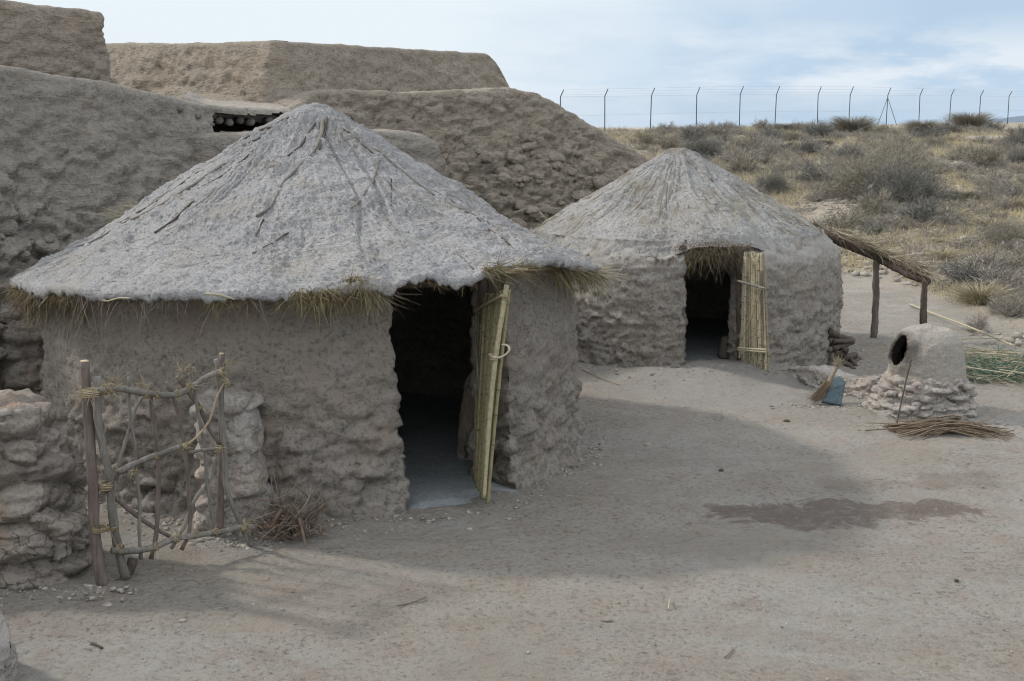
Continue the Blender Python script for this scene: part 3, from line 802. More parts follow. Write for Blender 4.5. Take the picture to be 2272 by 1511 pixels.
class Roof:
    def __init__(s, C, prof, rim, wob=0.05, seed=0, amp=1.0, ribs=None, edge=None):
        s.C = C; s.pr = np.array(prof); s.rim = rim; s.wob = wob; s.seed = seed; s.amp = amp; s.ribs = ribs; s.edge = edge
    def z0(s, r, a):
        z = np.interp(r, s.pr[:, 0], s.pr[:, 1])
        if s.edge is not None:
            z = z + s.edge(a) * sstep(0.45, 1.0, r / s.pr[-1, 0])
        return z
    def hit(s, u, v):
        d = ray(u, v); t = np.linspace(7, 24, 4000); p = np.array([0, 0, H]) + d * t[:, None]
        r = np.hypot(p[:, 0] - s.C[0], p[:, 1] - s.C[1]); a = np.arctan2(p[:, 1] - s.C[1], p[:, 0] - s.C[0])
        z = s.z0(r, a); k = np.argmax((p[:, 2] < z) & (r < s.pr[-1, 0] + 0.1))
        if k == 0:
            k = np.argmin(np.abs(p[:, 2] - z) + 10 * (r > s.pr[-1, 0] + 0.1))
        return p[k]
    def snap(s, x, y):
        """height of the finished roof surface at x, y"""
        a = np.arctan2(y - s.C[1], x - s.C[0]) % (2 * math.pi); k = (a / (2 * math.pi) * len(s.rimA)).astype(int) % len(s.rimA)
        f = np.clip(np.hypot(x - s.C[0], y - s.C[1]) / s.Rm[k], 0, 1); i = np.clip((f ** (1 / 0.93) * (s.nr - 1)).round().astype(int), 0, s.nr - 1)
        return s.G[i, k, 2]
    def build(s, par, mat, na=1000, nr=190, thick=0.07, lip=0.05, name='roof'):
        A = np.linspace(0, 2 * math.pi, na, endpoint=False)
        Rm = s.pr[-1, 0] * (1 + s.wob * fbm(np.stack([np.cos(A) * 2.6, np.sin(A) * 2.6, A * 0 + s.seed], -1), 5, 0.7)) + s.rim(A)
        G = []
        for i in range(nr):
            f = (i / (nr - 1)) ** 0.93
            r = Rm * f + 0.004
            z = s.z0(s.pr[-1, 0] * f * np.ones(na), A)
            G.append(np.stack([s.C[0] + r * np.cos(A), s.C[1] + r * np.sin(A), z], 1))
        G = np.array(G)
        n = gnormal(G, True)
        if n[..., 2].sum() < 0: n = -n
        q = G + s.seed
        rr = np.hypot(G[..., 0] - s.C[0], G[..., 1] - s.C[1])
        clump = np.clip(fbm(q * 9, 4, 0.62), -0.5, 0.6)
        flake = np.abs(fbm(q * 15 + 8, 3, 0.6))
        rm_ = 0.60 + 0.75 * sstep(-0.25, 0.35, fbm(q * 1.9 + 30, 4, 0.6))
        d = s.amp * (0.05 * fbm(q * 1.6, 3) + 0.030 * fbm(q * 4.2 + 9, 3) + rm_ * (0.020 * clump + 0.026 * (0.3 - flake) + 0.016 * clods(q, (0.13, 0.13, 0.09), 0.8, 1.1) + 0.024 * fbm(q * 24, 5, 0.8)))
        if s.ribs is not None:
            aa = np.arctan2(G[..., 1] - s.C[1], G[..., 0] - s.C[0])
            rb = 0
            for (ar, wd, r0, r1, am) in s.ribs:
                da = np.abs((aa - ar - 0.05 * np.sin(rr * 3 + ar * 7) + math.pi) % (2 * math.pi) - math.pi)
                w = wd / np.maximum(rr, 0.15)
                v_ = am * np.exp(-(da / w) ** 2) * sstep(r0 - 0.1, r0 + 0.1, rr) * (1 - sstep(r1 - 0.3, r1, rr))
                rb = np.maximum(rb, v_) if am > 0 else rb + v_
            d = d + rb
        G = G + n * d[..., None]
        # rim: lumps hang down, then the underside runs back in
        last = G[-1].copy()
        drop = lip * (0.7 + 1.2 * np.clip(fbm(np.stack([np.cos(A) * 14, np.sin(A) * 14, A * 0 + s.seed + 3], -1), 4, 0.7), -0.4, 0.8))
        rings = []
        rad = nrm(np.stack([np.cos(A), np.sin(A), 0 * A], 1))
        for f in (0.35, 0.7, 1.0):
            rings.append(last + rad * 0.012 * math.sin(f * 3) - np.array([0, 0, 1]) * (drop * f)[:, None])
        for k, f in enumerate((0.97, 0.93, 0.86, 0.7, 0.4, 0.02)):
            r = Rm * f; z = s.z0(s.pr[-1, 0] * f * np.ones(na), A) - thick - 0.02 * (k > 0)
            z = np.minimum(z, rings[2][:, 2] + 0.6) if k > 1 else np.minimum(z, z)
            rings.append(np.stack([s.C[0] + r * np.cos(A), s.C[1] + r * np.sin(A), z], 1))
        G = np.concatenate([G, np.array(rings)])
        s.rimA, s.rimP, s.G, s.Rm, s.nr = A, last, G[:nr], Rm, nr
        return mesh(name, G.reshape(-1, 3), [gridf(len(G), na, True)], mat, par)

def fringe(par, name, mat, roof, a0, a1, n, lmin, lmax, inset=0.06, out=0.25, wid=0.006, drop=0.05, clump=3.0, seed=1, thr=-0.2, spread=0.5, lift=0.0):
    rs = np.random.RandomState(seed)
    a = R(a0) + (R(a1) - R(a0)) * rs.rand(n * 3)
    dens = fbm(np.stack([np.cos(a) * clump * 2, np.sin(a) * clump * 2, a * 0 + seed], -1), 3, 0.6)
    a = a[dens > thr + 0.25 * (rs.rand(len(a)) - 0.5)][:n]; n = len(a)
    k = ((a % (2 * math.pi)) / (2 * math.pi) * len(roof.rimA)).astype(int) % len(roof.rimA)
    p = roof.rimP[k].copy()
    rad = np.stack([np.cos(a), np.sin(a), 0 * a], 1); tg = np.stack([-np.sin(a), np.cos(a), 0 * a], 1)
    p -= rad * (inset * rs.rand(n) + 0.01)[:, None]; p[:, 2] -= drop * (0.5 + rs.rand(n)) - lift
    d = nrm(rad * (out * (0.3 + rs.rand(n)))[:, None] + tg * (rs.normal(size=n) * spread)[:, None] + np.array([0, 0, -1]) * (0.35 + 0.8 * rs.rand(n))[:, None])
    L = lmin + (lmax - lmin) * rs.rand(n) ** 1.8
    bend = rs.normal(size=(n, 3)) * 0.45 + np.array([0, 0, -0.25])
    mb = MB(); ribbons(mb, p, d, L, wid * (0.6 + 0.8 * rs.rand(n)), bend, 4, rs)
    return mb.build(name, mat, par, smooth=False)

# ---- near hut
hut1 = root('mud_hut', 'near round mud hut with wide conical grey roof, straw eaves and dark doorway', 'hut', (C1[0], C1[1], 0))
prof1 = [(0, 3.20), (0.10, 3.19), (0.24, 3.12), (0.59, 2.92), (0.92, 2.705), (1.38, 2.44), (1.77, 2.18), (2.06, 1.99), (2.41, 1.82), (RE1, 1.65)]
eu = np.array([20, 50, 120, 230, 330, 400, 500, 640, 720, 800, 850, 870, 905, 950, 1010, 1060, 1090, 1150, 1210, 1235, 1290, 1335])
ev = np.array([628, 636, 642, 650, 650, 652, 655, 655, 645, 632, 632, 640, 622, 610, 618, 616, 588, 592, 582, 580, 585, 600])
_A = np.linspace(-math.pi, 0, 90); _ez = []
for a in _A:
    x = C1[0] + RE1 * math.cos(a); y = C1[1] + RE1 * math.sin(a); u, v = proj(np.array([x, y, 1.66]))
    _ez.append(P(u, np.interp(u, eu, ev), y)[2] - 1.63)
_ez = np.array(_ez)
def edge1(a):
    a = (np.asarray(a) + math.pi) % (2 * math.pi) - math.pi
    return np.where(a <= 0, np.interp(a, _A, _ez), _ez[0] * sstep(0, math.pi, a) + _ez[-1] * (1 - sstep(0, math.pi, a)))
rs_ = np.random.RandomState(4)
ribs1 = [(rs_.rand() * 6.283, 0.02 + 0.012 * rs_.rand(), 0.1 + rs_.rand() * 1.2, 1.0 + rs_.rand() * 1.8, 0.008 + 0.012 * rs_.rand()) for _ in range(40)]
ribs1 += [(rs_.rand() * 6.283, 0.012, 0.2 + rs_.rand() * 1.6, 1.2 + rs_.rand() * 1.5, -0.022) for _ in range(34)]
roof1 = Roof(C1, prof1, lambda a: -0.07 * sstep(-0.6, -1.0, np.cos(a)) - 0.05 * sstep(0.6, 1.0, np.cos(a)), 0.022, 2.0, 1.0, ribs1, edge1)
ro1 = roof1.build(hut1, M_ROOF, 1300, 240, 0.10, 0.095)
def zf1(a): return 1.70 + edge1(a) * 0.75
hut_wall(hut1, C1, R1, -68.0, -42.0, zf1, -0.05, M_HUTW, 0.125, cellk=0.85, toplump=0.36, flare=0.20, lean=0.05)
# floor seen through the doorway
def disc(par, C, r, z, mat, name='floor'):
    a = np.linspace(0, 2 * math.pi, 96, endpoint=False); rr = np.linspace(0.02, r, 40)
    G = np.stack([C[0] + rr[:, None] * np.cos(a), C[1] + rr[:, None] * np.sin(a), np.full((40, 96), z)], -1)
    G[..., 2] += 0.012 * fbm(G * 3, 3)
    return mesh(name, G.reshape(-1, 3), [gridf(40, 96, True)], mat, par)
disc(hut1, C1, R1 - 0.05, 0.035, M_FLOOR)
# doorstep of the same trodden plaster
def doorstep(par, C, Rr, a0, a1, out, z, mat, name='doorstep'):
    A = np.linspace(R(a0), R(a1), 60); rr = np.linspace(Rr - 0.5, Rr + out, 26)
    G = np.stack([C[0] + rr[:, None] * np.cos(A), C[1] + rr[:, None] * np.sin(A), np.zeros((26, 60))], -1)
    wob = fbm(G * 2.2 + 3, 3)
    f = (rr[:, None] - Rr + 0.5) / (out + 0.5); e = np.minimum(1, (0.5 - np.abs(np.linspace(0, 1, 60) - 0.5)) * 7)[None]
    G[..., 2] = terrain(G[..., 0], G[..., 1], False) * 0 + z * np.clip((1.02 - f + 0.40 * wob) * 3.2, -1, 1) * np.clip(e + 0.3 * wob, -0.6, 1) + 0.004 * fbm(G * 14, 3)
    return mesh(name, G.reshape(-1, 3), [gridf(26, 60)], mat, par)
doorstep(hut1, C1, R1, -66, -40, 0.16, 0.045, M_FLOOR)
# straw under the eaves, thick tufts where the photograph shows them
fringe(hut1, 'eave_straw', M_STRAW, roof1, 178, 292, 5200, 0.02, 0.10, 0.07, 0.25, 0.006, 0.045, 4.0, 1, 0.04, 0.7)
fringe(hut1, 'eave_straw', M_TWIG, roof1, 178, 292, 1100, 0.04, 0.24, 0.08, 0.5, 0.006, 0.04, 3.0, 5, -0.05, 1.2)
fringe(hut1, 'eave_straw', M_STRAW, roof1, 178, 222, 1300, 0.03, 0.13, 0.08, 0.5, 0.006, 0.05, 3.0, 9, -0.25, 0.9)
fringe(hut1, 'eave_straw', M_STRAW, roof1, 294, 318, 420, 0.02, 0.06, 0.10, 0.2, 0.005, 0.05, 3.0, 8, -0.3)
fringe(hut1, 'eave_straw', M_STRAW, roof1, 319, 368, 1100, 0.04, 0.14, 0.12, 1.0, 0.006, 0.04, 3.0, 2, -0.05, 0.8)
fringe(hut1, 'eave_straw', M_STRAWP, roof1, 342, 362, 300, 0.06, 0.20, 0.16, 1.6, 0.005, 0.03, 2.0, 3, -0.3, 0.6, 0.02)
# tufts laid against the edge
def tuft(par, name, mat, pts, n, L, wid, dirn, spread, seed, bendz=-0.4):
    rs = np.random.RandomState(seed); pts = np.asarray(pts)
    k = rs.randint(0, len(pts) - 1, n); f = rs.rand(n)[:, None]
    b = pts[k] * (1 - f) + pts[k + 1] * f + rs.normal(size=(n, 3)) * 0.02
    d = nrm(np.asarray(dirn)[None] + rs.normal(size=(n, 3)) * spread)
    mb = MB(); ribbons(mb, b, d, L * (0.4 + 0.8 * rs.rand(n)), wid, rs.normal(size=(n, 3)) * 0.35 + np.array([0, 0, bendz]), 4, rs)
    return mb.build(name, mat, par, smooth=False)
yb = C1[1] - RE1
tuft(hut1, 'straw_tuft', M_STRAW, [P(765, 628, 8.91), P(800, 622, 8.91), P(830, 635, 8.96)], 700, 0.17, 0.006, (0, -0.3, -0.8), 0.45, 21)
tuft(hut1, 'straw_tuft', M_STRAW, [P(655, 650, 8.76), P(700, 655, 8.76), P(745, 645, 8.81)], 500, 0.13, 0.006, (0.1, -0.3, -0.7), 0.5, 22)
tuft(hut1, 'straw_tuft', M_STRAW, [P(1070, 598, 9.26), P(1110, 592, 9.36), P(1170, 590, 9.56)], 170, 0.22, 0.006, (0.8, -0.2, -0.15), 0.35, 23, -0.1)
tuft(hut1, 'straw_tuft', M_STRAW, [P(1222, 585, 10.06), P(1250, 600, 10.26), P(1290, 610, 10.66)], 420, 0.18, 0.005, (0.7, -0.3, -0.5), 0.5, 24, -0.25)
tuft(hut1, 'straw_tuft', M_STRAWP, [P(1262, 592, 10.46), P(1300, 600, 10.86), P(1320, 605, 11.26)], 330, 0.26, 0.005, (0.9, -0.2, -0.25), 0.5, 25, -0.2)
tuft(hut1, 'straw_tuft', M_STRAW, [P(60, 645, 10.76), P(110, 655, 10.26), P(200, 668, 9.66)], 900, 0.20, 0.007, (-0.2, -0.3, -0.6), 0.5, 26)
tuft(hut1, 'straw_tuft', M_STRAWP, [P(355, 470, 10.96), P(385, 440, 11.06), P(415, 420, 11.16)], 160, 0.16, 0.005, (-0.5, -0.3, -0.45), 0.2, 27)
tuft(hut1, 'straw_tuft', M_STRAWP, [P(250, 490, 11.56), P(290, 470, 11.56), P(320, 455, 11.56)], 90, 0.28, 0.005, (-0.9, 0.0, 0.25), 0.25, 28)
# sticks lashed on or sunk in the roof (sub-parts of the roof)
def roof_stick(rf, par, pts, r, mat, seed, lift=0.006):
    Q = []
    for u, v in pts:
        q = rf.hit(u, v); q = q.copy(); q[2] += lift; Q.append(q)
    Q = smooth_path(Q, 26); rs = np.random.RandomState(seed)
    z = rf.snap(Q[:, 0], Q[:, 1]); z = np.convolve(np.concatenate([z[:1], z[:1], z, z[-1:], z[-1:]]), [.15, .2, .3, .2, .15], 'valid')
    Q[:, 2] = z + r * (0.45 + 0.5 * fbm(np.stack([Q[:, 0] * 5, Q[:, 1] * 5, Q[:, 1] * 0 + seed], -1), 2)); Q[:, :2] += 0.008 * rs.normal(size=2) 
    mb = MB(); tube(mb, Q, r, r * 0.6, 7, 40, 0.22, seed, 7)
    mb.build('stick', mat, par)
S1 = [([(712, 262), (709, 300), (692, 340), (652, 378), (622, 412), (602, 450), (566, 486)], .017),
      ([(722, 262), (716, 305), (706, 335)], .012), ([(700, 275), (672, 320), (640, 350)], .012),
      ([(836, 360), (826, 400), (803, 438), (776, 472)], .014), ([(868, 400), (868, 462)], .008),
      ([(430, 442), (392, 478), (342, 516)], .012), ([(990, 450), (1050, 480), (1115, 516)], .014),
      ([(600, 283), (485, 333), (405, 388)], .016), ([(640, 262), (560, 310), (500, 352)], .010),
      ([(500, 358), (400, 430), (262, 502), (172, 548)], .014), ([(455, 372), (330, 452), (222, 522)], .012),
      ([(420, 385), (300, 470), (200, 530)], .010), ([(830, 335), (900, 390), (962, 434)], .012), ([(960, 420), (1040, 475), (1132, 542)], .010),
      ([(560, 330), (470, 400), (410, 432)], .007), ([(890, 430), (902, 470)], .006), ([(585, 490), (568, 520)], .008),
      ([(640, 510), (560, 560)], .006), ([(1010, 560), (1050, 592)], .010), ([(760, 290), (850, 360)], .009)]
def roof_fibres(rf, par, name, mat, n, L, wid, seed, down=0.8, rmin=0.1):
    rs = np.random.RandomState(seed); a = rs.rand(n) * 2 * math.pi; f = np.sqrt(rmin + (0.97 - rmin) * rs.rand(n)); R_ = rf.pr[-1, 0]
    cl = fbm(np.stack([np.cos(a) * f * 3, np.sin(a) * f * 3, a * 0 + seed], -1), 3); ok = cl > -0.12 + 0.4 * (rs.rand(n) - 0.5); a, f = a[ok], f[ok]; n = len(a)
    x = rf.C[0] + R_ * f * np.cos(a); y = rf.C[1] + R_ * f * np.sin(a); ph = a + rs.normal(size=n) * (1.5 - down) ; l = L * (0.3 + rs.rand(n))
    x2 = x + l * np.cos(ph) * 0.9; y2 = y + l * np.sin(ph) * 0.9
    ok = np.hypot(x2 - rf.C[0], y2 - rf.C[1]) < R_ * 0.98; x, y, x2, y2, l = x[ok], y[ok], x2[ok], y2[ok], l[ok]; n = len(x)
    A_ = np.stack([x, y, rf.snap(x, y) + 0.004], 1); B_ = np.stack([x2, y2, rf.snap(x2, y2) + 0.006 + 0.02 * rs.rand(n) ** 3], 1)
    mb = MB(); d = B_ - A_; ll = np.linalg.norm(d, axis=1); ribbons(mb, A_, d / ll[:, None], ll, wid * (0.6 + 0.8 * rs.rand(n)), rs.normal(size=(n, 3)) * [.12, .12, .04], 3, rs)
    o = mb.build(name, mat, par, smooth=False); o['kind'] = 'stuff'
roof_fibres(roof1, hut1, 'roof_straw', M_STRAWP, 2600, 0.13, 0.0045, 5)
roof_fibres(roof1, hut1, 'roof_straw', M_TWIG, 1500, 0.16, 0.0045, 6)
for i, (pp, r) in enumerate(S1): roof_stick(roof1, ro1, pp, r, M_WOODG if i % 3 == 0 else M_WOODD, i)
# loose sticks sticking out of the eave
for i, (p0, p1, r) in enumerate(((P(120, 660, 9.76), P(240, 668, 8.96), .008), (P(240, 668, 8.96), P(290, 662, 8.81), .007), (P(455, 652, 8.61), P(520, 664, 8.66), .010), (P(1125, 605, 9.36), P(1170, 598, 9.51), .013), (P(40, 650, 11.06), P(100, 630, 10.46), .012), (P(20, 628, 11.46), P(90, 655, 10.56), .012))):
    mb = MB(); tube(mb, [p0, (p0 + p1) / 2 + np.array([0, 0, 0.012]), p1], r, r * 0.8, 7, 8, 0.1, i); mb.build('eave_stick', M_STRAWP if r < .011 else M_CUT, hut1)
# door post and lintel
mb = MB(); tube(mb, [P(1072, 612, 10.02), P(1078, 800, 10.02), P(1090, 1085, 10.02)], 0.045, 0.05, 9, 30, 0.1, 3)
mb.build('door_post', M_WOODR, hut1)
mb = MB(); tube(mb, [P(850, 632, 9.45), P(1090, 618, 10.1)], 0.04, 0.04, 9, 30, 0.1, 5); mb.build('lintel', M_WOODD, hut1)

def cane_door(par, name, ht, ot, ob, hb, n, mat, r=0.014, top_wob=0.03, bot_wob=0.03, seed=1, layers=2):
    """panel of canes; corners hinge-top, outer-top, outer-bottom, hinge-bottom"""
    rs = np.random.RandomState(seed); mb = MB(); nd = MB()
    nrmv = nrm(np.cross(ot - ht, hb - ht))
    for l in range(layers):
        for i in range(n):
            f = (i + 0.5 * l) / (n - 1 + 0.5) + rs.normal() * 0.006; f2 = f + rs.normal() * 0.012
            a = ht * (1 - f) + ot * f; b = hb * (1 - f2) + ob * f2
            ax = nrm(b - a)
            a = a + ax * (rs.rand() * top_wob * (3 if rs.rand() < 0.15 else 1)); b = b - ax * rs.rand() * bot_wob
            off = nrmv * (l * r * 1.7 + rs.normal() * 0.003)
            rr = r * (0.75 + 0.5 * rs.rand())
            L = np.linalg.norm(b - a); m = 44
            T = np.linspace(0, 1, m)[:, None]
            mid = rs.normal(size=3) * 0.006
            C = a * (1 - T) + b * T + off + mid * np.sin(T * math.pi)
            # cane nodes: a slight swelling every 15 to 25 cm
            sp = 0.15 + 0.10 * rs.rand(); ph = rs.rand()
            x = (T[:, 0] * L / sp + ph) % 1.0
            swell = 1 + 0.35 * np.exp(-((x - 0.5) / 0.06) ** 2)
            side = nrm(np.cross(ax, nrmv)); k = 7
            an = np.linspace(0, 2 * math.pi, k, endpoint=False)
            G = C[:, None] + (side[None, None] * np.cos(an)[None, :, None] + nrmv[None, None] * np.sin(an)[None, :, None]) * (rr * swell)[:, None, None]
            V = np.concatenate([G.reshape(-1, 3), C[:1], C[-1:]])
            for j_ in range(1, m - 1):
                if (x[j_] - .5) * (x[j_ - 1] - .5) <= 0 and abs(x[j_] - x[j_ - 1]) < .5:
                    tube(nd, [C[j_] - ax * .004, C[j_] + ax * .004], rr * 1.42, rr * 1.42, 7, 4, 0, cap=False)
            kk = np.arange(k)
            mb.add(V, [gridf(m, k, True), np.stack([np.full(k, m * k), (kk + 1) % k, kk], 1), np.stack([np.full(k, m * k + 1), (m - 1) * k + kk, (m - 1) * k + (kk + 1) % k], 1)])
    o = mb.build(name, mat, par); n_ = nd.build('cane_nodes', M_TWIGB, o); n_['kind'] = 'stuff'
    return o, nrmv
def coil(mb, c, axis, r, n=3, rr=0.004, pitch=0.009, seed=0):
    axis = nrm(np.asarray(axis, float)); a = nrm(np.cross(axis, [0.3, 0.5, 0.9])); b = np.cross(axis, a)
    t = np.linspace(0, n * 2 * math.pi, n * 12)
    C = c + (a[None] * np.cos(t)[:, None] + b[None] * np.sin(t)[:, None]) * r + axis[None] * (t / (2 * math.pi) * pitch - n * pitch / 2)[:, None]
    tube(mb, C, rr, rr, 5, len(C), 0.15, seed, 40, smoothp=False)
ht, ot, ob, hb = P(1064, 652, 10.1), P(1122, 640, 9.35), P(1074, 1118, 9.32), P(1052, 1068, 10.0)
door1, dn = cane_door(hut1, 'reed_door', ht, ot, ob, hb, 19, M_REED, 0.0135, 0.05, 0.03, 3, 2)
mb = MB(); tube(mb, [P(1060, 690, 10.08) - dn * 0.03, P(1090, 672, 9.7) - dn * 0.03, P(1124, 655, 9.3) - dn * 0.03], 0.016, 0.014, 8, 14, 0.1, 2); mb.build('crossbar', M_CUT, door1)
mb = MB(); tube(mb, [P(1124, 632, 9.28), P(1100, 790, 9.28), P(1086, 930, 9.28), P(1074, 1105, 9.28)], 0.021, 0.016, 9, 50, 0.06, 2); mb.build('edge_pole', M_REED, door1)
mb = MB(); tube(mb, [P(1054, 735, 9.95), P(1062, 850, 9.9), P(1068, 960, 9.85), P(1072, 1075, 9.8)], 0.012, 0.010, 7, 40, 0.12, 4); mb.build('edge_pole', M_WOODG, door1)
mb = MB()
tube(mb, [P(1086, 786, 9.3), P(1096, 793, 9.22), P(1108, 793, 9.2), P(1122, 786, 9.2), P(1130, 776, 9.2), P(1126, 767, 9.22), P(1114, 765, 9.25)], 0.010, 0.009, 7, 30, 0.15, 3)
coil(mb, P(1096, 792, 9.29), (0.02, 0, 1), 0.03, 3, 0.006, 0.012)
mb.build('rope_handle', M_ROPE, door1)
mb = MB()
for u, v in ((1078, 1098), (1080, 1085)): coil(mb, P(u, v, 9.36), (0.02, 0, 1), 0.035, 3, 0.005, 0.012)
coil(mb, P(1121, 660, 9.28), (0.02, 0, 1), 0.026, 3, 0.005, 0.011)
mb.build('tie', M_RAFFIA, door1)
# a dark upright stone just inside the doorway
V, Fs, _ = ring_body([(0, 0, 0.0, .20, .13, 2.6), (0, 0, .4, .17, .12, 2.6), (0.01, 0, .72, .13, .10, 2.4), (0.02, 0, .85, .05, .05, 2)], 48, (0.2, 0.2, 0.15), 0.02, 0.008)
bp = P(1062, 1070, 10.75); bp[2] = 0.02
single('standing_stone', 'dark upright stone just inside the doorway of the near hut', 'stone', V + bp, Fs, M_STONE, bp)

# ---- far hut
hut2 = root('mud_hut', 'farther smaller mud hut whose pale roof merges into its wall, behind the clay oven', 'hut', (C2[0], C2[1], 0))
prof2 = [(0, 2.70), (0.10, 2.69), (0.26, 2.60), (0.8, 2.31), (1.3, 2.03), (1.6, 1.865), (1.85, 1.73), (2.0, 1.63), (2.08, 1.56), (2.14, 1.46)]
rs_ = np.random.RandomState(9)
ribs2 = [(-math.pi * rs_.rand() * 1.1 + 0.15, 0.022 + 0.018 * rs_.rand(), 0.12 + rs_.rand() * 0.5, 0.7 + rs_.rand() * 1.4, 0.012 + 0.020 * rs_.rand()) for _ in range(40)]
def edge2(a):
    a = (np.asarray(a) + math.pi) % (2 * math.pi) - math.pi
    d = np.degrees(a)
    # lifted over the doorway, a free lip on the left
    return 0.14 * np.exp(-((d + 82) / 15.0) ** 4)
roof2 = Roof(C2, prof2, lambda a: -0.105 + 0.0 * np.exp(-((np.degrees((a + math.pi) % (2 * math.pi) - math.pi) + 140) / 30.0) ** 2) + 0.13 * np.exp(-((np.degrees((a + math.pi) % (2 * math.pi) - math.pi) + 82) / 13.0) ** 4), 0.045, 6.0, 0.9, ribs2, edge2)
ro2 = roof2.build(hut2, M_ROOF2, 1000, 180, 0.05, 0.012)
hut_wall(hut2, C2, R2, -94.0, -75.0, lambda a: 1.64 + edge2(a) * 0.3, -0.1, M_HUT2W, 0.085, cellk=0.62, flare=0.10, rag=0.02, toplump=0.6, shoulder=0.19)
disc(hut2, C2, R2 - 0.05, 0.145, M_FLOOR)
fringe(hut2, 'lintel_straw', M_TWIG, roof2, 262, 284, 900, 0.04, 0.22, 0.10, 0.25, 0.007, 0.06, 3, 31, -0.6, 0.6)
fringe(hut2, 'lintel_straw', M_STRAW, roof2, 264, 284, 320, 0.04, 0.26, 0.06, 0.3, 0.006, 0.05, 3, 32, -0.6, 0.6)
fringe(hut2, 'eave_straw', M_TWIG, roof2, 200, 262, 1600, 0.03, 0.12, -0.10, 0.12, 0.006, 0.02, 3, 33, 0.0, 0.35)
fringe(hut2, 'eave_straw', M_STRAW, roof2, 285, 360, 260, 0.03, 0.10, 0.05, 0.2, 0.006, 0.0, 3, 34, 0.05, 0.5)
tuft(hut2, 'straw_tuft', M_TWIG, [P(1500, 548, 14.28), P(1580, 538, 14.22), P(1668, 545, 14.28)], 420, 0.10, 0.006, (0.1, -0.5, -0.5), 0.8, 71)
mb = MB(); tube(mb, [P(1508, 549, 14.50), P(1580, 552, 14.45), P(1665, 550, 14.50)], 0.035, 0.03, 8, 30, 0.16, 7); mb.build('lintel', M_WOODD, hut2)
mb = MB(); tube(mb, [P(1640, 552, 14.55), P(1642, 680, 14.55), P(1643, 798, 14.55)], 0.042, 0.045, 8, 30, 0.16, 8); mb.build('door_post', M_WOODD, hut2)
ht, ot, ob, hb = P(1650, 556, 14.35), P(1690, 560, 13.95), P(1702, 828, 13.85), P(1640, 796, 14.3)
door2, dn = cane_door(hut2, 'reed_door', ht, ot, ob, hb, 21, M_REED2, 0.014, 0.10, 0.07, 6, 2)
for v0, v1, r in ((623, 641, .014), (772, 776, .013), (776, 781, .011)):
    mb = MB(); tube(mb, [P(1637, v0, 14.2), P(1668, (v0 + v1) / 2, 13.98), P(1700, v1, 13.78)], r, r, 7, 12, 0.1, v0); mb.build('crossbar', M_STRAWP if v0 > 700 else M_WOODG, door2)
mb = MB(); tube(mb, [P(1690, 640, 13.85), P(1672, 690, 13.98), P(1652, 740, 14.12)], 0.006, 0.006, 6, 16, 0.1, 3)
coil(mb, P(1688, 641, 13.82), (0.1, 0.2, 1), 0.022, 3, 0.006, 0.012); mb.build('tie', M_RAFFIA, door2)
mb = MB(); tube(mb, [P(1690, 600, 13.93), P(1694, 720, 13.9), P(1697, 790, 13.88)], 0.016, 0.016, 7, 24, 0.1, 3); mb.build('edge_pole', M_WOODR, door2)
S2 = [([(1470, 365), (1455, 400), (1425, 440), (1398, 470)], .009), ([(1490, 360), (1480, 420), (1478, 480)], .009), ([(1510, 352), (1560, 390), (1600, 440)], .011),
      ([(1545, 355), (1565, 372), (1582, 398)], .010), ([(1430, 378), (1370, 420), (1330, 440)], .009), ([(1500, 440), (1512, 480), (1530, 500)], .008),
      ([(1690, 455), (1760, 480), (1835, 512)], .010), ([(1640, 420), (1720, 462), (1790, 492)], .008), ([(1470, 430), (1462, 480)], .009), ([(1420, 540), (1425, 555), (1422, 575)], .006)]
roof_fibres(roof2, hut2, 'roof_straw', M_STRAWP, 4200, 0.20, 0.006, 7, 1.1)
roof_fibres(roof2, hut2, 'roof_straw', M_TWIG, 1500, 0.20, 0.006, 8, 1.1)
for i, (pp, r) in enumerate(S2): roof_stick(roof2, ro2, pp, r, M_WOODG if i % 2 else M_TWIG, 40 + i)
rs = np.random.RandomState(55)
for _ in range(10):
    pass
# low stone ledge in the far doorway
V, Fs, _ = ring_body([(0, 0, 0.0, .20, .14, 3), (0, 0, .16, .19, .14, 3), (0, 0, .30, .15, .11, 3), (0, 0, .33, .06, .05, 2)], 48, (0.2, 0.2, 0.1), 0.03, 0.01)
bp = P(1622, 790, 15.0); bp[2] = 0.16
single('ledge_stone', 'small stone ledge inside the doorway of the farther hut', 'stone', V * 0.8 + bp, Fs, M_SHADED, bp)

# ------------------------------------------------------------------ gate piers and stone walls
def stone_d(cell, amp, strata=0.03, ph=0.0):
    def f(G):
        q = G + ph
        wz = q[..., 2] + 0.05 * fbm(q * 2.3, 3)
        fl = np.array(cell) * [1, 1, 0.95]
        d = amp * 1.25 * clods(q, fl, 0.30, 0.7) + amp * 0.35 * clods(q + 5, fl * 0.5, 0.5, 0.9)
        st = 0.5 * perlin(np.stack([q[..., 0] * 2.6, q[..., 1] * 2.6, wz * 9.0], -1)) + 0.3 * perlin(np.stack([q[..., 0] * 5, q[..., 1] * 5, wz * 23.0], -1))
        return d + strata * st + 0.05 * fbm(q * 3.1, 5, 0.62) - 0.035 * (ridged(q * 2.6 + 2, 4) - 0.5) + 0.014 * fbm(q * 18, 4, 0.7)
    return f
b0 = gp(215, 1300)
cx, cy = P(-130, 1100, 8.05)[0], 8.05
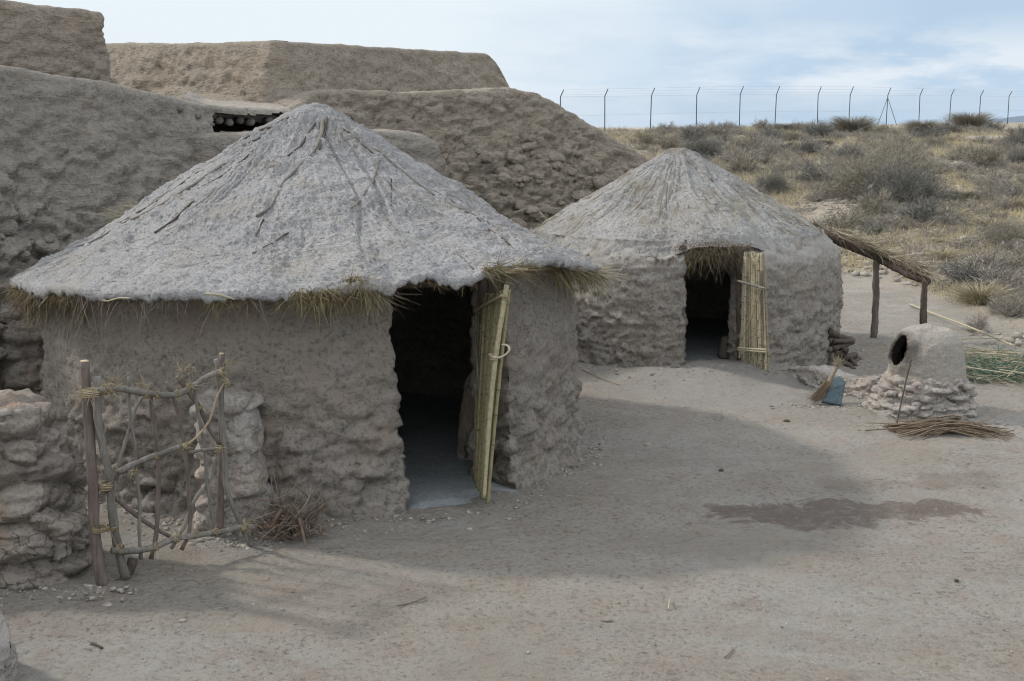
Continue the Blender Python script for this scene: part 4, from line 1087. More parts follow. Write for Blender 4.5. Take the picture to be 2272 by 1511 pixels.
V, Fs, _ = ring_body([(cx, cy, -0.1, 1.02, .42, 5), (cx, cy, .12, .97, .40, 5), (cx - .02, cy, .5, .95, .37, 5), (cx - .06, cy + .02, .85, .90, .34, 5), (cx - .10, cy + .02, 1.02, .84, .32, 5), (cx - .12, cy + .02, 1.10, .78, .28, 5), (cx - .13, cy + .02, 1.12, .4, .15, 4), (cx - .13, cy + .02, 1.12, .05, .03, 3)], 260, step=0.013,
                     dfun=stone_d((0.42, 0.42, 0.24), 0.15, 0.055))
single('stone_pier', 'big rough layered stone pier left of the stick gate', 'wall', V, Fs, M_STONE, (cx, cy, 0))
pc = P(520, 1180, 8.95); cx, cy = pc[0], 8.98
V, Fs, _ = ring_body([(cx + .03, cy, -0.1, .29, .36, 4), (cx + .02, cy, .15, .255, .34, 4), (cx + .01, cy, .5, .235, .32, 4), (cx, cy, .8, .225, .30, 4), (cx + .01, cy, .97, .205, .28, 4), (cx + .01, cy + .02, 1.03, .17, .24, 4), (cx, cy, 1.04, .02, .02, 3)], 160, step=0.012,
                     dfun=stone_d((0.55, 0.55, 0.26), 0.065, 0.02, 3.35))
single('stone_pier', 'narrow pale topped stone pier between the stick gate and the near hut', 'wall', V, Fs, M_PALE, (cx, cy, 0))
# plaster hump joining the pier and the hut
hp = P(540, 850, 9.25)
V, Fs, _ = ring_body([(hp[0], 9.28, 0, .26, .22, 3), (hp[0], 9.28, .7, .22, .2, 3), (hp[0], 9.28, 1.02, .15, .16, 2.5), (hp[0], 9.28, 1.10, .02, .02, 2)], 90, step=0.02, dfun=stone_d((0.3, 0.3, 0.2), 0.03, 0.01))
single('plaster_buttress', 'rounded mud plaster buttress joining the narrow pier to the near hut', 'buttress', V, Fs, M_HUTW, (hp[0], 9.28, 0))
wx = P(30, 1400, 6.2)[0]
G, (nr, nc) = mud_sweep([np.array([-5.6, 5.75, 1.5]), np.array([-4.0, 5.8, 1.45]), np.array([-3.1, 5.85, 1.2]), np.array([-2.86, 5.88, .85]), np.array([wx - .12, 5.92, .50]), np.array([wx + .03, 5.95, .22])], -0.08, 0.08, 0.55, step=0.02, rnd=0.08, amp=0.11, fine=0.05, cell=(0.3, 0.3, 0.16), sm=0.1, endr=0.2, lower=0.0, ends=(True, True))
single('rubble_wall', 'low grey rubble wall end cut off by the lower left corner', 'wall', G.reshape(-1, 3), [gridf(nr, nc)], M_PALE, (wx - .2, 6.0, 0))
# old stones in the dark gap between fortress and near hut
V, Fs, _ = ring_body([(0, 0, 0, .75, .45, 3), (0, 0, .5, .70, .42, 3), (0.0, 0, .95, .6, .35, 3), (0, 0, 1.15, .35, .2, 3), (0, 0, 1.2, .03, .03, 3)], 170, step=0.02, dfun=stone_d((0.42, 0.42, 0.26), 0.16, 0.05, 5))
bp = P(10, 900, 12.1); bp[2] = 0
V = V + bp
single('rock_mass', 'dark craggy rock mass in the gap left of the near hut', 'rock', V, Fs, M_STONE, bp)

# ------------------------------------------------------------------ stick gate
def gy(u): return 7.66 + (u - 222) / (550 - 222) * 0.80
def G2(u, v, dy=0.0): return P(u, v, gy(u) + dy)
gate = root('stick_gate', 'crooked gate of grey sticks lashed with straw between the two stone piers', 'gate', G2(380, 1235))
def gstick(name, pts, r0, r1, mat, dy=0.0, knob=0.09, sides=9):
    q = [G2(u, v, dy) for u, v in pts]; mb = MB(); tube(mb, q, r0, r1, sides, None, knob, pts[0][0], 11)
    return mb.build(name, mat, gate)
gstick('stile', [(216, 836), (218, 900), (219, 940), (229, 995), (243, 1055), (248, 1120), (256, 1185), (266, 1235), (280, 1282)], .023, .032, M_WOODG)
gstick('stile', [(480, 797), (488, 855), (494, 950), (500, 1020), (503, 1085), (520, 1130), (540, 1175), (552, 1203), (566, 1212)], .019, .020, M_WOODG)
gstick('foot', [(246, 1297), (268, 1290), (285, 1272), (296, 1240)], .02, .034, M_WOODD)
gstick('rail', [(212, 868), (232, 862), (262, 862), (330, 873), (392, 876), (428, 856), (455, 838), (492, 822)], .024, .018, M_WOODG, -0.03)
gstick('rail', [(262, 1048), (300, 1028), (345, 1010), (402, 990)], .021, .017, M_WOODG, -0.02)
gstick('rail', [(422, 1004), (450, 998), (486, 995)], .012, .012, M_WOODG, -0.02)
gstick('rail', [(248, 1222), (300, 1222), (345, 1213), (385, 1196), (440, 1187), (500, 1178), (545, 1168)], .024, .017, M_WOODG, -0.04)
gstick('brace', [(230, 1084), (268, 1115), (300, 1142), (338, 1168), (382, 1194)], .017, .014, M_WOODR, 0.02)
gstick('brace', [(254, 1066), (266, 1020), (288, 950), (302, 905), (318, 880)], .012, .010, M_WOODG, 0.02)
gstick('brace', [(408, 992), (440, 966), (466, 930), (480, 885), (496, 850)], .008, .007, M_RAFFIA, -0.03)
gstick('brace', [(480, 1015), (466, 1062), (432, 1110), (412, 1160), (380, 1218)], .016, .014, M_WOODG, 0.02)
gstick('brace', [(393, 836), (416, 868), (442, 902), (462, 948), (488, 988)], .016, .012, M_WOODR, 0.02)
for pts, r in (([(286, 836), (287, 900), (293, 950), (300, 1000), (304, 1060), (310, 1120), (309, 1180), (313, 1240)], .0115),
               ([(335, 850), (336, 900), (345, 960), (350, 1010), (352, 1060), (350, 1130), (346, 1190), (335, 1240)], .014),
               ([(369, 848), (386, 885), (402, 950), (410, 990), (416, 1060), (421, 1130), (420, 1180), (403, 1220)], .0125),
               ([(430, 815), (434, 880), (444, 940), (455, 1000), (458, 1060), (468, 1130), (477, 1178)], .012)):
    gstick('bar', pts, r, r * 1.1, M_WOODG if r < .0125 else M_WOODR, 0.0, 0.12)
def tie(u, v, r, axis, n=4, dy=-0.02, straw=10, seed=0, rr=.0042, L=0.06):
    mb = MB(); c = G2(u, v, dy); coil(mb, c, axis, r, n, rr, 0.010, seed)
    coil(mb, c + np.array([0.006, 0, 0.004]), nrm(np.array(axis) + np.array([0.3, 0.2, 0.6])), r * 1.05, 2, rr, 0.012, seed + 3)
    rs = np.random.RandomState(seed + 100)
    if straw:
        d = nrm(rs.normal(size=(straw, 3)) + np.array([0.2, -0.2, 0.1]))
        ribbons(mb, np.repeat(c[None], straw, 0) + d * r * 0.9, d, L * (0.5 + rs.rand(straw)), 0.0045, rs.normal(size=(straw, 3)) * 0.4, 3, rs)
    mb.build('tie', M_RAFFIA, gate)
for i, t_ in enumerate([(200, 872, .045, (0, 0.2, 1), 6, -0.05, 26), (232, 864, .032, (1, 0, .1), 4, -.03, 16), (246, 862, .03, (1, 0, 0), 4, -.03, 26), (325, 876, .022, (1, 0, 0), 3, -.03, 20), (349, 877, .022, (1, 0, 0), 3, -.03, 8), (391, 875, .022, (1, 0, 0.1), 3, -.03, 6), (420, 858, .022, (1, 0, 0.5), 3, -.03, 26),
                        (490, 826, .026, (1, 0, 0.4), 6, -.03, 40), (484, 996, .022, (0, 0, 1), 4, -.02, 16), (412, 990, .022, (1, 0, 0.3), 5, -.02, 18), (346, 1012, .020, (1, 0, .4), 3, -.02, 6), (298, 1046, .016, (0, 0, 1), 3, -.01, 6), (234, 1078, .036, (0, 0, 1), 5, 0, 16), (222, 1174, .045, (0, 0, 1), 3, -.02, 8), (246, 1172, .034, (0, 0, 1), 3, 0, 8),
                        (266, 1218, .032, (1, 0, 0), 4, -.04, 10), (345, 1213, .026, (1, 0, 0.2), 4, -.04, 10), (390, 1195, .026, (1, 0, 0.3), 6, -.04, 16), (437, 1187, .022, (1, 0, 0.2), 3, -.04, 5), (478, 1180, .021, (1, 0, 0.1), 3, -.04, 8), (540, 1170, .022, (1, 0, 0.2), 7, -.04, 20), (500, 850, .02, (0, 0, 1), 5, -.01, 10), (442, 903, .02, (0, 0, 1), 3, 0, 0)]):
    tie(*t_, seed=i)
rs = np.random.RandomState(77)
for (u, v, n, dr) in ((262, 850, 26, (0, 0, 1)), (322, 858, 26, (-.6, 0, .8)), (405, 825, 30, (-.4, 0, .7)), (440, 850, 16, (1, 0, .3)), (430, 822, 22, (-1, 0, .2)), (505, 805, 26, (.9, 0, .2)), (186, 876, 24, (-1, -.1, -.3))):
    mb = MB(); c = G2(u, v, -0.03)
    ribbons(mb, np.repeat(c[None], n, 0) + rs.normal(size=(n, 3)) * 0.01, nrm(np.array(dr)[None] + rs.normal(size=(n, 3)) * 0.45), 0.05 + 0.09 * rs.rand(n), 0.0038, rs.normal(size=(n, 3)) * 0.4, 3, rs)
    mb.build('straw_tuft', M_RAFFIA, gate, smooth=False)
# posts
def post(label, pts, r0, r1, mat, cut=True, cat='post'):
    r_ = root('gate_post', label, cat, pts[-1])
    mb = MB(); tube(mb, pts, r0, r1, 14, None, 0.07, 3, 8); mb.build('shaft', mat, r_)
    mb = MB(); p = np.array(pts[0]); d = nrm(np.array(pts[0]) - np.array(pts[1]))
    tube(mb, [p + d * 0.002, p + d * 0.010], r0 * 0.93, r0 * 0.80, 14, 4, 0.05, 3, 8); mb.build('cut_end', M_CUT, r_)
    return r_
post('thick dark gate post left of the stick gate, lashed to it with straw', [P(187, 803, 7.66), P(194, 900, 7.66), P(202, 1020, 7.66), P(208, 1120, 7.66), P(212, 1200, 7.66), P(228, 1304, 7.66)], .031, .038, M_WOODR)
post('reddish upright post against the narrow stone pier, behind the gate', [P(492, 786, 8.62), P(490, 880, 8.62), P(493, 1000, 8.62), P(489, 1100, 8.62), P(486, 1182, 8.62)], .021, .030, M_WOODR)

# ------------------------------------------------------------------ brushwood by the near hut
def twigs(mb, n, cfun, L, r, rs, sides=5, kink=0.12):
    for i in range(n):
        p, d = cfun(i); l = L * (0.5 + rs.rand())
        q = [p]
        for k in range(3):
            d = nrm(d + rs.normal(size=3) * kink); q.append(q[-1] + d * l / 3)
        tube(mb, q, r * (0.6 + 0.9 * rs.rand()), r * 0.35, sides, 9, 0.15, i, 20, cap=False)
rs = np.random.RandomState(88); c0 = gp(640, 1205); mb = MB()
def cf(i):
    p = c0 + np.array([rs.normal() * 0.10, rs.normal() * 0.07 + 0.08, abs(rs.normal()) * 0.10 + 0.01])
    d = nrm(np.array([rs.normal() * 0.7, rs.normal() * 0.4 - 0.1, 0.15 + rs.rand() * 0.7])); return p, d
twigs(mb, 170, cf, 0.22, 0.0055, rs, kink=0.35)
def cf(i):
    p = c0 + np.array([rs.normal() * 0.04, 0.12, 0.10]); d = nrm(np.array([rs.normal() * 0.8, 0.1, 1.0])); return p, d
twigs(mb, 16, cf, 0.34, 0.005, rs, kink=0.12)
tube(mb, [P(690, 1075, 8.6), P(683, 1110, 8.55), P(662, 1140, 8.5)], .006, .008, 6, 12, .1, 1)
tube(mb, [P(664, 1150, 8.45), P(674, 1190, 8.4), P(680, 1230, 8.38)], .012, .009, 7, 14, .15, 2)
tube(mb, [P(586, 1170, 8.5), P(604, 1168, 8.5), P(612, 1150, 8.5), P(625, 1130, 8.55)], .018, .014, 8, 14, .12, 3)
tube(mb, [P(560, 1105, 8.6), P(600, 1110, 8.5), P(640, 1095, 8.55), P(660, 1070, 8.7)], .006, .005, 6, 14, .12, 4)
tube(mb, [P(612, 1135, 8.6), P(570, 1150, 8.5), P(545, 1160, 8.5)], .006, .004, 6, 14, .12, 5)
mb.single('brushwood_heap', 'tangled heap of dry roots and twigs at the foot of the narrow pier', 'brushwood', M_TWIG, c0)

# ------------------------------------------------------------------ clay oven
oc = gp(2046, 925); OX, OY = P(2046, 900, 12.72)[0], 12.72
oven = root('clay_oven', 'small domed clay oven with sooty mouth on a rough stone base', 'oven', (OX, OY, 0))
V, Fs, _ = ring_body([(OX - .02, OY, -0.05, .56, .50, 2.3), (OX - .01, OY, .06, .52, .48, 2.3), (OX, OY, .20, .475, .45, 2.3), (OX + .01, OY, .34, .435, .42, 2.2), (OX + .02, OY, .39, .40, .39, 2.2), (OX + .02, OY, .41, .3, .3, 2), (OX + .02, OY, .41, .03, .03, 2)], 220, step=0.011,
                     dfun=lambda G: stone_d((0.17, 0.17, 0.085), 0.075, 0.03, 2)(G))
mesh('stone_base', V, Fs, M_PALE, oven)
# ragged shoulder running up the left side under the mouth
V, Fs, _ = ring_body([(OX - .27, OY - .10, 0.1, .22, .20, 2.4), (OX - .26, OY - .09, .28, .16, .16, 2.4), (OX - .25, OY - .06, .39, .11, .12, 2.4), (OX - .24, OY - .05, .43, .03, .04, 2)], 110, step=0.012,
                     dfun=stone_d((0.15, 0.15, 0.08), 0.05, 0.02, 4))
mesh('stone_shoulder', V, Fs, M_PALE, oven)
MA = R(203)  # direction the mouth faces
rg = [(OX + .02, OY, .34, .405, .39, 2.1), (OX + .02, OY, .50, .39, .375, 2.1), (OX + .02, OY, .66, .365, .35, 2.1), (OX + .03, OY, .77, .335, .32, 2.1), (OX + .03, OY, .845, .285, .27, 2), (OX + .03, OY, .890, .20, .19, 2), (OX + .02, OY, .90, .09, .09, 2), (OX + .02, OY, .905, .01, .01, 2)]
nseg = 160
mdir = np.array([math.cos(MA), math.sin(MA), 0.0]); mside = np.array([-math.sin(MA), math.cos(MA), 0.0])
mc = np.array([OX + .03, OY, 0.68])
def dome_d(G):
    d = 0.022 * fbm(G * 4, 4, 0.6) + 0.006 * fbm(G * 22, 3) + 0.008 * clods(G, (.12, .12, .09), .8)
    q = G - mc; a = (q * mdir).sum(-1); s_ = (q * mside).sum(-1); z = q[..., 2]
    e = np.hypot(s_ / 0.11, (z) / 0.165)
    lip = 0.055 * np.exp(-((e - 1.05) / 0.5) ** 2) * (a > 0)
    return d + lip
V, Fs, G = ring_body(rg, nseg, step=0.012, dfun=dome_d, topcap=True)
q = G - mc; e = np.hypot((q * mside).sum(-1) / 0.095, q[..., 2] / 0.155); a = (q * mdir).sum(-1)
keep = ~((e < 1) & (a > 0))
Fs[0] = gridf(G.shape[0], nseg, True, keep)
def m_dome():
    m = M_DOME.copy(); t = m.node_tree; k = NT(t); b = t.nodes['Principled BSDF']
    src = b.inputs['Base Color'].links[0].from_socket
    v = k.n('ShaderNodeVectorMath', operation='DISTANCE'); k.l(k.c, v.inputs[0])
    p = mc + mdir * 0.34 - np.array([OX, OY, 0]) ; v.inputs[1].default_value = [float(x) for x in p]
    f = k.math('ADD', v.outputs['Value'], k.math('MULTIPLY', k.noise(9, 4), 0.14))
    c = k.mix(k.ramp(f, [(0.19, 0.98), (0.30, 0.0)]), src, (0.02, 0.016, 0.013))
    k.l(c, b.inputs['Base Color']); m.name = 'oven_clay_sooty'; return m
mesh('dome', V, Fs, m_dome(), oven)
M_SOOT = mud('soot', (0.018, 0.015, 0.013), (0.025, 0.02, 0.018), (0.04, 0.03, 0.025), 0.3, 1.0, 0.004)
V2, Fs2, G2_ = ring_body([(c[0], c[1], c[2], max(c[3] - .05, .005), max(c[4] - .05, .005), 2) for c in [(OX + .03, OY, .38, .375, .36), (OX + .03, OY, .66, .335, .32), (OX + .02, OY, .8, .25, .25), (OX + .02, OY, .85, .08, .08)]], 80, step=0.02, dfun=lambda G: 0 * G[..., 0])
q = G2_ - mc; e = np.hypot((q * mside).sum(-1) / 0.12, q[..., 2] / 0.185); a = (q * mdir).sum(-1)
Fs2[0] = gridf(G2_.shape[0], 80, True, ~((e < 1) & (a > 0)))
mesh('firebox', V2, Fs2, M_SOOT, oven)
# flat stones jutting out of the base
rs = np.random.RandomState(12)
for i in range(11):
    a = R(205 + 135 * (i / 10.0)) + rs.normal() * 0.08; rr = .47 + .05 * rs.rand(); z = (.10, .22, .30)[i % 3] + rs.rand() * .03
    sx = .055 + .06 * rs.rand()
    V, Fs, _ = ring_body([(0, 0, -.025, sx * .7, sx * .5, 3), (0, 0, -.01, sx, sx * .7, 3), (0, 0, .012, sx, sx * .65, 3), (0, 0, .026, sx * .7, sx * .45, 3), (0, 0, .027, .005, .005, 2)], 36, step=0.008, dfun=lambda G: 0.012 * fbm(G * 12 + i, 3))
    ca, sa = math.cos(a + math.pi / 2), math.sin(a + math.pi / 2)
    V = np.stack([V[:, 0] * ca - V[:, 1] * sa, V[:, 0] * sa + V[:, 1] * ca, V[:, 2]], 1) + np.array([OX + math.cos(a) * rr, OY + math.sin(a) * rr * .92, z])
    mesh('jutting_stone', V, Fs, M_PALE, oven)
mb = MB(); tube(mb, [P(2021, 798, 12.28), P(2005, 868, 12.15), P(1988, 946, 12.02)], .010, .008, 7, 20, .08, 1)
mb.single('poker', 'thin dark iron poker leaning on the front of the clay oven', 'poker', M_LOG, P(1988, 946, 12.02))

# twig bundle in front of the oven
rs = np.random.RandomState(91); mb = MB(); b0_ = gp(1975, 958); b1_ = gp(2235, 966)
for i in range(120):
    f0 = rs.rand() * 0.32 - .04; f1 = 0.68 + rs.rand() * 0.36; off = rs.normal() * 0.075
    A_ = b0_ * (1 - f0) + b1_ * f0; B_ = b0_ * (1 - f1) + b1_ * f1; m_ = (A_ + B_) / 2
    hz = abs(rs.normal()) * 0.045 + 0.02
    tube(mb, [A_ + [0, off * 2, 0.015 + rs.rand() * .02], m_ + [rs.normal() * .03, off * 0.7, hz + .03], B_ + [0, off * 1.8 + rs.normal() * 0.02, 0.015 + rs.rand() * .03]], 0.005 * (0.5 + rs.rand()), .0025, 5, 12, .2, i, 20, cap=False)
for (a, b, c_) in (((1925, 938), (2010, 940), (2130, 935)), ((2040, 968), (2080, 950), (2150, 940)), ((2130, 945), (2180, 935), (2235, 908)), ((1920, 955), (1990, 950), (2060, 945)), ((2160, 955), (2200, 962), (2250, 955))):
    g_ = [P(u, v, 11.75) for u, v in (a, b, c_)]
    tube(mb, g_, .006, .004, 5, 14, .1, a[0])
mb.single('twig_bundle', 'flat bundle of brown twigs lying on the ground in front of the clay oven', 'firewood', M_TWIGB, (b0_ + b1_) / 2)

# low stone wall from the far hut to the oven
wp = [gp(1745, 830), gp(1800, 860), gp(1880, 880), gp(1950, 895)]
path = [np.array([p[0], p[1] + 0.16, z]) for p, z in zip(wp, (.14, .21, .20, .24))]
G, (nr, nc) = mud_sweep(path, -0.05, 0.10, 0.30, step=0.016, rnd=0.04, amp=0.14, fine=0.06, cell=(0.15, 0.15, 0.085), sm=0.05, endr=0.12, edge_wob=0.06, lower=0.0)
single('low_stone_wall', 'knee low whitish rubble wall running from the farther hut to the clay oven', 'wall', G.reshape(-1, 3), [gridf(nr, nc)], M_PALE, path[1] * [1, 1, 0])
# slate slab
q = [P(1822, 892, 12.95), P(1866, 900, 12.9), P(1876, 850, 13.10), P(1862, 838, 13.16), P(1846, 839, 13.18)]
q = np.array(q); q[0][2] = max(q[0][2], 0.0)
cen = q.mean(0); out_ = nrm(np.cross(q[1] - q[0], q[3] - q[0]))
if out_[1] > 0: out_ = -out_
ringp = []
for i in range(5):
    a, b = q[i], q[(i + 1) % 5]
    for f in np.linspace(0, 1, 8, endpoint=False): ringp.append(a * (1 - f) + b * f)
ringp = np.array(ringp); ringp += (ringp - cen) * 0.03 * perlin(ringp * 20)[:, None]
L_ = [ringp * 0.97 + cen * 0.03 + out_ * 0.022, ringp + out_ * 0.014, ringp - out_ * 0.014, ringp * 0.97 + cen * 0.03 - out_ * 0.022]
inner = [ringp * f + cen * (1 - f) + out_ * 0.022 + out_ * 0.003 * perlin(ringp * 9 + f)[:, None] for f in (0.05, 0.35, 0.7)]
outer = [ringp * f + cen * (1 - f) - out_ * 0.022 for f in (0.7, 0.35, 0.05)]
G = np.array(inner + L_ + outer)
single('slate_slab', 'flat blue grey slate slab leaning on the low rubble wall', 'slab', G.reshape(-1, 3), [gridf(len(G), len(ringp), True)], M_SLATE, cen * [1, 1, 0])
# straw broom
rs = np.random.RandomState(17)
broom = root('straw_broom', 'worn straw broom leaning on the low rubble wall beside the slate slab', 'broom', gp(1812, 885))
A_, B_ = P(1858, 812, 13.15), P(1838, 850, 13.05)
mb = MB(); tube(mb, [A_, B_], .018, .026, 8, 12, .1, 2); mb.build('handle', M_TWIGB, broom)
mb = MB(); n = 520; b = B_ + rs.normal(size=(n, 3)) * 0.014; e = P(1810, 888, 12.95) + rs.normal(size=(n, 3)) * np.array([.035, .03, .012])
ribbons(mb, b, nrm(e - b), np.linalg.norm(e - b, axis=1), 0.005, rs.normal(size=(n, 3)) * 0.05, 3, rs); mb.build('bristles', M_TWIGB, broom, smooth=False)
mb = MB(); n = 120; ribbons(mb, A_ + rs.normal(size=(n, 3)) * 0.012, nrm(np.array([.05, 0, 1])[None] + rs.normal(size=(n, 3)) * 0.35), 0.07 + .07 * rs.rand(n), 0.005, None, 3, rs); mb.build('frayed_tip', M_STRAWP, broom, smooth=False)
mb = MB(); coil(mb, B_, A_ - B_, .028, 4, .004, .012); mb.build('tie', M_RAFFIA, broom)

# ------------------------------------------------------------------ firewood by the far hut
rs = np.random.RandomState(23)
spots = [(1850, 808), (1868, 806), (1886, 808), (1850, 790), (1866, 788), (1881, 793), (1847, 772), (1860, 770), (1872, 775), (1850, 755), (1862, 757), (1852, 742)]
for i, (u, v) in enumerate(spots):
    p = P(u, v, 15.35 + 0.05 * rs.rand()); rr = .032 + .018 * rs.rand()
    mb = MB(); d = nrm(np.array([0.75 + rs.normal() * .3, 0.9, -0.15 + rs.normal() * .22])); p = p - d * .12
    tube(mb, [p, p + d * (0.35 + .2 * rs.rand())], rr, rr * .9, 10, 12, .16, i * 3, 9)
    mb.single('firewood_log', 'short dark log stacked against the right side of the farther hut', 'log', M_LOG if i % 3 else M_WOODR, p, 'firewood logs stacked beside the farther hut')
for lab, a, b, r in (('long dark pole lying aslant at the right of the log stack', (1872, 778, 15.5), (1905, 817, 15.1), .022), ('short dark pole lying lowest at the right of the log stack', (1868, 800, 15.2), (1897, 820, 15.0), .03)):
    mb = MB(); tube(mb, [P(*a), P(*b)], r, r, 9, 14, .12, 5)
    mb.single('firewood_pole', lab, 'log', M_LOG, P(*b))

# ------------------------------------------------------------------ brush shelter
sh = root('brush_shelter', 'low lean-to of brush on a beam and two crooked posts beside the farther hut', 'shelter', gp(1938, 750))
pa, pb_ = gp(1938, 750), gp(2044, 775)
top1 = P(1946, 568, pa[1]); top2 = P(2052, 622, pb_[1])
for a, b, r, sd_ in ((top1, pa - [0, 0, .05], .045, 2), (top2, pb_ - [0, 0, .05], .042, 5)):
    mb = MB(); m_ = (a + b) / 2 + np.array([0.012, 0, 0])
    tube(mb, [a, a * .7 + b * .3, m_, b], r, r * 1.15, 10, 40, .13, sd_, 7); mb.build('post', M_WOODR if sd_ == 2 else M_WOODD, sh)
s0 = P(1800, 500, 17.6)
mb = MB(); tube(mb, [s0, P(1865, 537, 17.5), top1 + [0, 0, -.02], (top1 + top2) / 2 + [0.0, 0, -.03], top2 + [.05, 0, -.02]], .062, .055, 9, 60, .14, 4, 7); mb.build('beam', M_WOODD, sh)
mb = MB(); tube(mb, [P(1860, 525, 17.1), top1 + [-.05, -.1, .06], top2 + [.02, -.08, .05]], .02, .016, 8, 40, .14, 9); mb.build('beam', M_TWIGB, sh)
rs = np.random.RandomState(31); mb = MB(); n = 1300
pl = np.array([P(1850, 522, 17.4), top1 + [0, 0, .03], top2 + [0.05, 0, .03]])
f = rs.rand(n) ** 0.9 * 2; k = np.minimum(f.astype(int), 1); ff = (f - k)[:, None]
b = pl[k] * (1 - ff) + pl[k + 1] * ff + rs.normal(size=(n, 3)) * np.array([.06, .12, .028]) + [0, 0, .065]
al = nrm(pl[k + 1] - pl[k])
d = nrm(al * np.where(rs.rand(n) < .6, 1, -.8)[:, None] + rs.normal(size=(n, 3)) * np.array([.6, .8, .40]))
ribbons(mb, b, d, .05 + .18 * rs.rand(n) ** 2, .008, rs.normal(size=(n, 3)) * .5 + [0, 0, -.10], 3, rs)
mb.build('brush_cover', M_TWIG, sh, smooth=False)
mb = MB(); n = 420; f = rs.rand(n) * 2; k = np.minimum(f.astype(int), 1); ff = (f - k)[:, None]
b = pl[k] * (1 - ff) + pl[k + 1] * ff + rs.normal(size=(n, 3)) * np.array([.05, .10, .025]) + [0, -.05, .085]
d = nrm(al[:n] * 1.0 + rs.normal(size=(n, 3)) * np.array([.25, .35, .2]))
ribbons(mb, b, d, .15 + .30 * rs.rand(n), .008, None, 3, rs); mb.build('straw_cover', M_STRAWP, sh, smooth=False)

# ------------------------------------------------------------------ canes and green net at the right
mb = MB(); c = [gp(2018, 679), gp(2080, 712), gp(2150, 748), gp(2245, 800)]
c = [p + [0, 0, .03 + .22 * i / 4] for i, p in enumerate(c)]
tube(mb, c, .018, .014, 7, 60, .05, 2)
mb.single('long_cane', 'long pale cane lying slantwise across the pile behind the clay oven', 'cane', M_STRAWP, c[0])
rs = np.random.RandomState(41); mb = MB(); pc_ = gp(2215, 835)
n = 900; a = rs.rand(n) * 6.283; rr = np.sqrt(rs.rand(n))
b = pc_ + np.stack([np.cos(a) * rr * .75, np.sin(a) * rr * .9 + .25, .02 + .26 * rs.rand(n) * (1 - rr * .7)], 1)
d = nrm(np.stack([rs.normal(size=n), rs.normal(size=n) * .7, rs.normal(size=n) * .18], 1))
ribbons(mb, b, d, .25 + .4 * rs.rand(n), .007, rs.normal(size=(n, 3)) * .15, 3, rs)
for i in range(26):
    p = pc_ + np.array([rs.normal() * .5 - .2, rs.normal() * .45 + .4, .12 + .14 * rs.rand()]); d = nrm(np.array([1, -0.5 + rs.normal() * .5, rs.normal() * .08]))
    tube(mb, [p, p + d * (.5 + .5 * rs.rand())], .008, .005, 5, 10, .05, i, cap=False)
mb.single('reed_pile', 'untidy pile of pale dry reeds on the green netting right of the clay oven', 'reeds', M_STRAWP, pc_)
mb = MB(); n = 1500; a = rs.rand(n) * 6.283; rr = np.sqrt(rs.rand(n)); b = pc_ + np.stack([np.cos(a) * rr * .65 + 0.02, np.sin(a) * rr * .55 + .05, .02 + .20 * rs.rand(n) * (1 - rr * .6)], 1)
ribbons(mb, b, nrm(rs.normal(size=(n, 3)) * [1, 1, .35]), .10 + .14 * rs.rand(n), .010, rs.normal(size=(n, 3)) * .5, 3, rs)
mb.single('green_netting', 'crumpled green plastic netting under the dry reeds right of the oven', 'netting', M_GREEN, pc_ + [0, 0, 0.0])

# ------------------------------------------------------------------ wire fence on the ridge
fence = root('wire_fence', 'tall wire mesh fence with angled post tops along the ridge of the slope', 'fence', (20, ridge_y(20), ridge_z(20)))
pu = [1243, 1341, 1444, 1544, 1640, 1720, 1812, 1883, 1966, 2037, 2106, 2171, 2234, 2298]
def fy(u): return 64.0 + (u - 1340) / 894 * 19.0
FP = []
for i, u in enumerate(pu):
    y = fy(u); x = P(u, 285, y)[0]
    kink_v = np.interp(u, [1243, 1640, 1883, 2234], [214, 209, 210, 213]); tip_v = np.interp(u, [1243, 1640, 1883, 2234], [199, 191, 192, 202])
    zk = P(u, kink_v, y)[2]; zt = P(u, tip_v, y)[2]; zb = on(x, y) - 0.1
    FP.append((x, y, zb, zk, zt))
    mb = MB(); r = .028
    tube(mb, [(x + 0.03 * math.sin(i * 2.3), y, zb), (x, y, zk)], r, r, 8, 4, 0)
    tube(mb, [(x, y, zk - .02), (x + .16, y - .05, zt)], r * .9, r * .9, 8, 3, 0)
    mb.build('post', M_STEEL, fence)
    if u == 1966:
        for sx in (-0.58, 0.62):
            mb = MB(); tube(mb, [(x, y, zk - .15), (x + sx, y - .1, zb + .1)], .018, .018, 6, 3, 0); mb.build('brace', M_STEEL, fence)
def wire(mb, pts, r): tube(mb, np.array(pts), r, r, 4, len(pts), 0, cap=False, smoothp=False)
mb = MB()
for f in (0.02, 0.5, 0.99): wire(mb, [(x, y - .03, zb + (zk - zb) * f) for x, y, zb, zk, zt in FP], .0045)
for f in (0.25, 0.62, 0.98): wire(mb, [(x + .16 * f, y - .05 * f, zk + (zt - zk) * f) for x, y, zb, zk, zt in FP], .004)
mb.build('strand_wire', M_WIRE, fence)
mb = MB()
for i in range(len(FP) - 1):
    a, b = FP[i], FP[i + 1]; L = math.hypot(b[0] - a[0], b[1] - a[1]); hh = 2.0; cell = .13
    k = -hh
    while k < L:
        for sg in (1, -1):
            # diagonal wire clipped to the bay
            s0_, s1_ = k, k + hh
            t0, t1 = max(0, -s0_) / hh, min(1, (L - s0_) / hh)
            if t1 - t0 > 0.02:
                pts = []
                for t in (t0, t1):
                    s_ = (s0_ + hh * t) / L; zz = t if sg > 0 else 1 - t
                    pts.append((a[0] + (b[0] - a[0]) * s_, a[1] + (b[1] - a[1]) * s_, (a[2] * (1 - s_) + b[2] * s_) * (1 - zz) + (a[3] * (1 - s_) + b[3] * s_) * zz))
                wire(mb, pts, .0016)
        k += cell
mb.build('wire_mesh', M_WIRE, fence)

